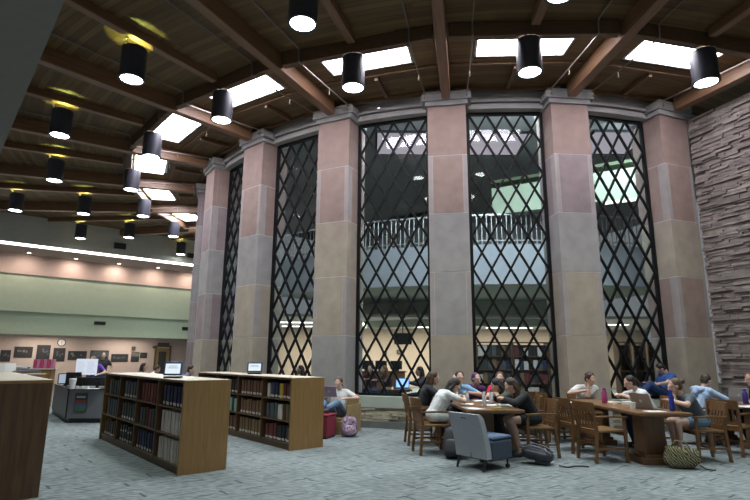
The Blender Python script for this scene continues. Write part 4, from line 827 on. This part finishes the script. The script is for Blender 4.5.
# ------------------------------------------------------------------ things on the tables
TT = .756
def on(px, py, z=TT): p = onz(px, py, z); return Vector((p.x, p.y, z))
def sheet(px, py, label, w=.21, h=.3, rz=0, z=TT, th=.003, m=None): p = on(px, py, z); return slab('paper_sheet', label, 'paper', (p.x, p.y, z), (w, h, th), rz, m or PAPER, 'loose papers on the tables')
def bottle(x, y, label, col, h=.25, r=.036, capc=(.02, .02, .02), z=TT, clear=False):
    b = thing('water_bottle', label, 'bottle', (x, y, z))
    m = mat('bottle_%.2f_%.2f_%.2f' % col, col, .25) 
    if clear: m.node_tree.nodes['Principled BSDF'].inputs['Transmission Weight'].default_value = .45
    MB().lathe([(r*.9, 0), (r, .01), (r, h*.68), (r*.55, h*.82), (r*.5, h*.84), (.0005, h*.84)], n=18).build('bottle_body', m, b, smooth=45); MB().lathe([(r*.58, h*.842), (r*.58, h*.97), (r*.4, h), (.0005, h)], n=16).build('cap', mat('cap_%.2f_%.2f' % capc[:2], capc, .4), b, smooth=45); return b
def laptop(x, y, z, rz, label, col=(.42, .42, .43), w=.33, d=.23, open_=100, lit=.5):
    """keyboard side faces local -y, the back of the screen faces local +y"""
    l = thing('laptop', label, 'laptop', (x, y, z), rz); m = mat('lap_%.2f_%.2f_%.2f' % col, col, .35, metal=.4)
    kb = MB().bx(-w/2, w/2, -d, 0, 0, .016).build('keyboard_base', m, l, bevel=.003); MB().bx(-w*.42, w*.42, -d*.62, -.03, .0162, .018).build('keys', mat('keys_dark', (.03, .03, .035), .6), kb)
    a = rad(open_-90); M = Matrix.Translation((0, .004, .017)) @ Matrix.Rotation(-a, 4, 'X')
    ld = rot(MB().bx(-w/2, w/2, 0, .009, 0, d), M).build('lid', m, l, bevel=.003); rot(MB().bx(-w/2+.012, w/2-.012, -.002, -.0003, .012, d-.012), M).build('screen', emitm('lap_screen', (.7, .8, .95), lit), ld)
    lg = MB()
    for cx, cz, rr in ((-.009, d/2, .018), (.009, d/2, .018), (-.007, d/2-.01, .016), (.007, d/2-.01, .016)): lg.add([(cx+rr*cos(2*pi*k/14), .0102, cz+rr*sin(2*pi*k/14)) for k in range(14)], [tuple(range(14))])
    lg.add([(-.001, .0102, d/2+.022), (.008, .0102, d/2+.026), (.011, .0102, d/2+.036), (.002, .0102, d/2+.03)], [(0, 1, 2, 3)]); rot(lg, M).build('lid_logo', mat('logo_pale', (.8, .82, .85), .3), ld); return l
sheet(474, 408.5, 'white paper sheet on the near corner of the lounge chair table', rz=.5); sheet(492, 405, 'white paper sheet before the person in black', .3, .22, .2); sheet(467, 404, 'paper sheet under the forearms of the grey dress reader', rz=-.2)
def obook(px, py, label, rz, s=1., z=TT):
    p = on(px, py, z); ob = thing('open_book', label, 'book', p, rz, 'open books on the tables')
    for q in (-1, 1): B = MB(); B.hexa([(0, -.13*s, .004), (q*.19*s, -.13*s, .004), (q*.19*s, .13*s, .004), (0, .13*s, .004)], [(0, -.13*s, .02), (q*.18*s, -.13*s, .014), (q*.18*s, .13*s, .014), (0, .13*s, .02)]); B.build('page_block', PAPER, ob)
    MB().bx(-.2*s, .2*s, -.135*s, .135*s, 0, .0035).build('cover', mat('cover_dark', (.08, .07, .09), .5), ob); return ob
obook(506, 405.5, 'open white book in the hands of the person in black', 1.5); obook(484, 401.5, 'open book before the person in red', .1, .9)
p = on(497, 409); slab('yellow_notepad', 'small yellow pad at the near edge of the lounge chair table', 'stationery', p, (.16, .07, .02), .3, mat('yellow_pad', (.42, .34, .08), .6))
bottle(1.78, 8.7, 'clear plastic bottle amid the papers, middle of the lounge chair table', (.75, .78, .82), .22, .034, (.5, .52, .58), clear=True); bottle(1.98, 9.1, 'clear bottle with dark cap before the person in red', (.72, .75, .8), .24, .034, (.04, .04, .05), clear=True); bottle(1.62, 9.35, 'clear bottle with blue cap before the reader in light blue', (.7, .76, .85), .2, .032, (.1, .2, .5), clear=True)
bottle(4.06, 9.5, 'pink purple water bottle on the long reading table', (.36, .05, .17), .26, .042, (.12, .02, .08))
bottle(4.2, 9.78, 'dark grey water bottle behind the pink one on the long table', (.06, .06, .07), .23, .036)
bottle(4.48, 8.12, 'tall royal blue water bottle beside the laptop on the long table', (.012, .03, .28), .31, .037, (.01, .02, .2))
bottle(6.55, 9.5, 'purple water bottle on the table by the stone wall', (.05, .035, .2), .26, .045, (.05, .03, .2))
laptop(4.20, 8.42, TT, rad(118), 'silver laptop with glowing fruit emblem, back turned, on the long table near its corner', (.27, .24, .22), .34, .24, 112)
sheet(630, 404, 'white crumpled paper in the middle of the long table', .2, .2, .4, th=.04); sheet(612, 402, 'flat white sheet beyond the crumpled paper on the long table', .3, .22, .1); sheet(655, 411.5, 'white sheet beside the laptop at the near end of the long table', .28, .2, .1); sheet(572, 402.5, 'white sheet at the far end of the long table, before the reader in white', .3, .22, .1)
cpx = on(633, 409.5); cc = thing('plastic_cup', 'short translucent white cup beside the silver laptop', 'cup', cpx); MB().lathe([(.036, 0), (.045, .1), (.042, .1), (.034, .006), (.0005, .006)], n=18).build('cup', PAPER, cc, smooth=40)
MB().lathe([(.047, .1), (.047, .108), (.0005, .11)], n=18).build('lid', mat('cup_lid', (.6, .6, .58)), cc)
laptop(6.71, 9.93, TT, rad(172), 'silver laptop with pale emblem, back turned, on the table by the stone wall', (.46, .46, .47), .34, .24, 105)
sheet(750, 407, 'white papers at the near end of the table by the stone wall', .4, .3, .1, th=.012)
p = on(750, 403.2); slab('notebook', 'grey notebook behind the white papers, table by the stone wall', 'notebook', p, (.28, .22, .02), .2, mat('nb_grey', (.3, .31, .33), .6))
# ------------------------------------------------------------------ the readers
WHITE = (.62, .62, .63); BLK_ = (.012, .013, .017); DHAIR = (.018, .011, .008); BHAIR = (.06, .032, .018)
def seat(k, fwd=.0): x, y, a, _ = CH[k]; return (x+cos(rad(a))*fwd, y+sin(rad(a))*fwd), a
q, a = seat(0, .02); person('person in a pale grey dress bent over the table, writing', q, a, lean=32, head=(8, 42), lh=(-.1, .50, .83), rh=(.08, .52, .83), top=(.60, .62, .64), sleeve='short', bottom=(.60, .62, .64), legs='skirt', hair=DHAIR, style='long', skin=0, topscale=40, topvar=.25)
q, a = seat(3, .0); person('person with long dark hair and black top behind the grey dress reader', q, a, lean=18, head=(5, 20), top=BLK_, sleeve='long', bottom=(.02, .02, .03), hair=BHAIR, style='long')
q, a = seat(4, .0); person('person in a light blue top, hand at the face, far end of the table', q, a, lean=22, head=(0, 8), lh=(-.16, .42, .84), rh=(.09, .30, 1.06), top=(.2, .42, .66), sleeve='short', bottom=(.03, .04, .07), hair=DHAIR, style='tail', topvar=.35)
q, a = seat(5, .0); person('person in a red short-sleeved shirt, arm across the table', q, a, lean=24, head=(10, 12), lh=(-.2, .33, .86), rh=(.05, .35, .86), top=(.42, .02, .045), sleeve='short', bottom=(.03, .03, .05), hair=BHAIR, style='tail')
person('person in a purple hooded jacket crouching between light blue and red', (2.03, 11.06), 270, hz=.56, lean=30, head=(-25, 5), lh=(-.07, .16, .7), rh=(.07, .16, .7), knees=[(-.09, .2, .62), (.09, .2, .62)], ankles=[(-.09, .02, .09), (.09, .02, .09)], top=(.1, .025, .13), sleeve='long', bottom=(.02, .02, .03), hair=(.085, .02, .11), style='hood', topscale=9, topvar=.4)
q, a = seat(1, .02); person('person in black with long brown hair, bare legs, bent over the open book', q, a, lean=30, head=(0, 36), lh=(-.1, .5, .83), rh=(.1, .5, .83), top=BLK_, sleeve='long', bottom=BLK_, legs='shorts', hair=(.05, .03, .018), style='long', ankles=[(-.1, .3, .09), (.14, .24, .09)])
q, a = seat(2, .02); person('person with very dark hair bent down beside the one in black', q, a, lean=36, head=(-6, 42), top=(.06, .065, .035), sleeve='three', bottom=(.02, .02, .03), hair=(.012, .01, .012), style='long')
q, a = seat(10, .0); person('person in a white shirt, chin on hand, behind the pink bottle', q, a, lean=24, head=(-28, 24), lh=(-.02, .28, 1.04), rh=(.16, .4, .86), top=WHITE, sleeve='short', bottom=(.05, .06, .1), hair=BHAIR, style='curly', skin=0)
q, a = seat(12, .02); person('person with dark tied hair and white shirt reading at the long table', q, a, lean=30, head=(10, 22), lh=(-.1, .52, .84), rh=(.1, .54, .84), top=WHITE, sleeve='short', bottom=(.03, .04, .1), hair=DHAIR, style='tail')
q, a = seat(11, .0); person('person in a dark grey shirt with hair bun at the silver laptop', q, a, lean=33, head=(6, 14), lh=(-.15, .5, .84), rh=(.08, .3, 1.06), top=(.07, .085, .1), sleeve='short', bottom=(.12, .2, .3), legs='shorts', hair=(.1, .06, .035), style='bun', ankles=[(-.1, .45, .09), (.12, .36, .09)])
sp = pol(5.5, 10.27); person('person in a blue shirt and jeans sitting on the window sill', (sp.x+.5, sp.y+.118), 193, hz=.792, lean=-24, side=0, head=(20, 48), lh=(-.1, .28, .98), rh=(.12, .26, 1.0), knees=[(-.07, .36, .99), (.09, .40, .9)], ankles=[(-.07, .66, .755), (.09, .76, .755)], top=(.03, .085, .3), sleeve='short', bottom=(.03, .06, .17), hair=DHAIR, style='short')
q, a = seat(14, .0); person('person in a light blue hoodie seen from behind, short brown hair', q, a, lean=24, head=(0, 20), lh=(-.08, .3, .88), rh=(.08, .28, .88), top=(.36, .48, .68), sleeve='long', bottom=(.015, .02, .04), hair=(.045, .03, .02), style='hood', topscale=6)
dup(chair0, (7.26, 9.95, 0), rad(90), 'library armchair of the person in black beside the stone wall'); person('person in a black sleeveless top beside the stone wall', (7.2, 9.95), 180, lean=14, head=(0, 10), lh=(-.15, .12, .69), rh=(.15, .12, .69), top=BLK_, sleeve='none', bottom=(.03, .03, .05), hair=(.14, .06, .03), style='tail')
person('person in white shirt and jeans seated by the column with a pink laptop', (-.74, 11.22), 250, hz=.40, lean=-12, head=(0, 22), lh=(-.26, .16, .69), rh=(.26, .16, .69), knees=[(-.14, .36, .62), (.14, .36, .6)], ankles=[(-.07, .64, .545), (.07, .68, .545)], top=WHITE, sleeve='short', bottom=(.13, .2, .31), hair=(.11, .07, .045), style='tail', z=0)
lpx = Vector((-.74, 11.22, 0))+Vector((cos(rad(250)), sin(rad(250)), 0))*.29; laptop(lpx.x-.06, lpx.y-.03, .722, rad(250-90+6), 'pinkish laptop on the lap of the reader by the column', (.5, .38, .42), .32, .22, 112)
# people in the reference area
STK = [(-.1, .04, .47), (.1, .04, .47)]; STA = [(-.1, -.02, .09), (.1, -.02, .09)]
person('person in a purple shirt with fair brown hair behind the service desk', (-8.95, 17.0), -60, hz=.9, lean=42, head=(30, 20), lh=(-.16, .5, .95), rh=(.16, .5, .95), knees=STK, ankles=STA, top=(.14, .05, .36), hair=(.17, .1, .05), style='tail', vox=.013)
person('dark-haired person standing behind the one in purple', (-10.2, 20), -60, hz=.92, lean=4, head=(0, 5), lh=(-.25, .1, .85), rh=(.25, .1, .85), knees=STK, ankles=STA, top=(.03, .03, .035), hair=DHAIR, style='short', vox=.014)
person('dark-haired person seated below the portrait poster', (-7.6, 17.2), 10, lean=12, top=(.06, .05, .05), sleeve='long', hair=DHAIR, style='long', vox=.014)
person('person in a white shirt seated right of the dark-haired one', (-7.75, 18.1), 30, lean=34, head=(0, 25), top=WHITE, hair=BHAIR, style='short', vox=.014)
person('person in a bright blue shirt seated behind the catalogue tablet', (-5.3, 14.72), 0, lean=20, head=(0, 20), top=(.05, .12, .42), hair=DHAIR, style='short', vox=.014)
# ------------------------------------------------------------------ furniture seen through the lattice
def shelf_unit(x, y, w, h, rows, n, label, seed, rz=0):
    r = thing('bookshelf', label, 'bookshelf', (x, y, 0), rz, 'bookshelves behind the lattice windows'); rnd = random.Random(seed); SW_ = wood('shelf_brown', (.13, .07, .035), (6, 6, .6), .2)
    for s in (0, 1): MB().bx(s*(w-.03), s*(w-.03)+.03, 0, .3, 0, h).build('side_panel', SW_, r)
    MB().bx(.031, w-.031, .27, .29, .05, h-.05).build('back_panel', OAKD, r); MB().bx(-.01, w+.01, -.01, .31, h+.001, h+.03).build('top', SW_, r)
    rh = (h-.1)/rows; M = Matrix.Translation((x, y, 0)) @ Matrix.Rotation(rz, 4, 'Z')
    for j in range(rows):
        z = .08+rh*j; MB().bx(.031, w-.031, .0, .268, z, z+.022).build('shelf', SW_, r); xx = .04; w0 = (w-.08)/max(n, 1)
        for k in range(n):
            c = rnd.choice([umber, brown, maroon, dkgreen, grey, navy, tan, black, white, grey]); hh = rh*rnd.choice((.62, .7, .78))
            p = M @ Vector((xx+w0/2, .03, z+.0235)); book(p, rz, w0*.9, round(hh, 2), .2, c, '%s book, %s along the %s shelf, %s' % (cname(c), ORD[k], ORD[rows-1-j], label.split('bookshelf ')[-1].replace('behind the lattice, ', 'dim bookshelf ')), 'books behind the lattice windows', 0); xx += w0
shelf_unit(2.9, 15.0, 1.0, 1.95, 5, 7, 'dim bookshelf behind the lattice, nearest the lounge chair column', 1); shelf_unit(3.93, 15.0, 1.0, 1.95, 5, 7, 'dim bookshelf behind the lattice, middle unit', 2); shelf_unit(4.96, 15.0, 1.0, 1.95, 5, 7, 'dim bookshelf behind the lattice, nearest the long table column', 3)
for k, (x, y) in enumerate(((6.55, 14.2), (7.15, 14.6), (7.75, 15.0))): shelf_unit(x, y, .34, 1.95, 5, 0, 'narrow wooden shelf end behind the last lattice, %s from the long table column' % ORD[k], 10+k)
tvp = ony(403, 338.5, 19.5); tv = thing('television', 'black wall-hung screen behind the lattice beside the seated laptop reader column', 'television', (tvp.x, tvp.y, 0)); MB().bx(-.32, .32, 0, .06, 2.0, 2.42).build('housing', DKB, tv, bevel=.01); MB().bx(-.29, .29, -.006, -.001, 2.03, 2.39).build('screen', mat('screen_off', (.02, .022, .03)), tv); MB().tube([(0, .03, 2.421), (0, .03, 3.09)], .025, 8).build('mount_pole', DKB, tv)
cn = thing('counter', 'wooden counter with dark monitors behind the lattice window', 'counter', (.1, 19.0, 0)); MB().bx(-.6, 1.0, 0, .6, .05, 1.02).build('body', wood('counter_wood', (.2, .11, .055), (5, 5, .5), .2), cn); MB().bx(-.65, 1.05, -.04, .64, 1.021, 1.05).build('top', OAKD, cn); MB().bx(-.56, .96, .05, .55, 0, .049).build('plinth', OAKD, cn)
for k, x in enumerate((-.35, .15, .7)):
    m_ = thing('computer_monitor', 'dark monitor on the counter behind the lattice, %s of three' % ORD[k], 'monitor', (.1+x, 19.25, 1.051), 0, 'monitors on the counter'); MB().bx(-.21, .21, 0, .04, .06, .36).build('housing', DKB, m_); MB().bx(-.19, .19, -.004, -.0005, .08, .34).build('screen', mat('screen_off', (.02, .022, .03)), m_); MB().bx(-.1, .1, -.06, .1, 0, .059).build('foot', DKB, m_)
for px, py, lab in ((384.5, 354, 'small dark picture on the beige wall behind the lattice, centre'), (399, 352, 'small dark picture on the beige wall behind the lattice, by the hanging screen')):
    p = ony(px, py, 28.9); v = thing('picture', lab, 'picture', p); MB().bx(-.12, .12, .0, .08, -.12, .12).build('picture_frame', DKB, v); MB().bx(-.09, .09, -.006, -.001, -.09, .09).build('print', mat('print_tone', (.12, .09, .07), .5, .4, 20), v)
def inner(px, Y, label, hair, top, style='long', face=200, lean=12):
    p = ony(px, 380, Y); return person(label, (p.x, p.y), face, lean=lean, top=top, sleeve='long', hair=hair, style=style, vox=.014)
inner(389.5, 15.2, 'person with orange-brown hair behind the lattice window', (.2, .08, .03), (.08, .05, .05)); inner(426, 13.8, 'dim dark-haired person behind the lattice facing a bright screen', DHAIR, (.05, .05, .06), face=185); inner(306, 14.5, 'dim person behind the lattice beside the laptop reader column', DHAIR, (.03, .03, .05)); inner(372, 16.4, 'dim person in dark red behind the lattice', DHAIR, (.1, .03, .04), face=250)
p = ony(406, 384, 13.6); lg_ = laptop(p.x-.1, p.y-.06, .756, rad(-15), 'bright blue glowing laptop screen behind the lattice', (.1, .1, .12), .34, .24, 105, lit=.5)
for q in lg_.children_recursive:
    if q.name.startswith('screen'): q.data.materials[0] = emitm('blue_glow', (.25, .45, 1), 1.6)
tb = table('dim table behind the lattice under the glowing screen', p.x-.5, p.y-.55, .62, 1.1, 0)
# ------------------------------------------------------------------ light and look
w = D.worlds.new('world'); S.world = w; w.use_nodes = True; bg = w.node_tree.nodes['Background']; bg.inputs[0].default_value = (.9, .94, 1, 1); bg.inputs[1].default_value = .15
vs = S.view_settings; S.display_settings.display_device = 'sRGB'; vs.view_transform = 'Standard'; vs.look = 'None'; vs.exposure = 0.5; vs.gamma = 1; vs.use_curve_mapping = False
S.cycles.use_denoising = True; S.cycles.max_bounces = 6; S.cycles.transparent_max_bounces = 16
try: S.cycles.denoiser = 'OPENIMAGEDENOISE'
except Exception: pass
S.cycles.sample_clamp_indirect = 4
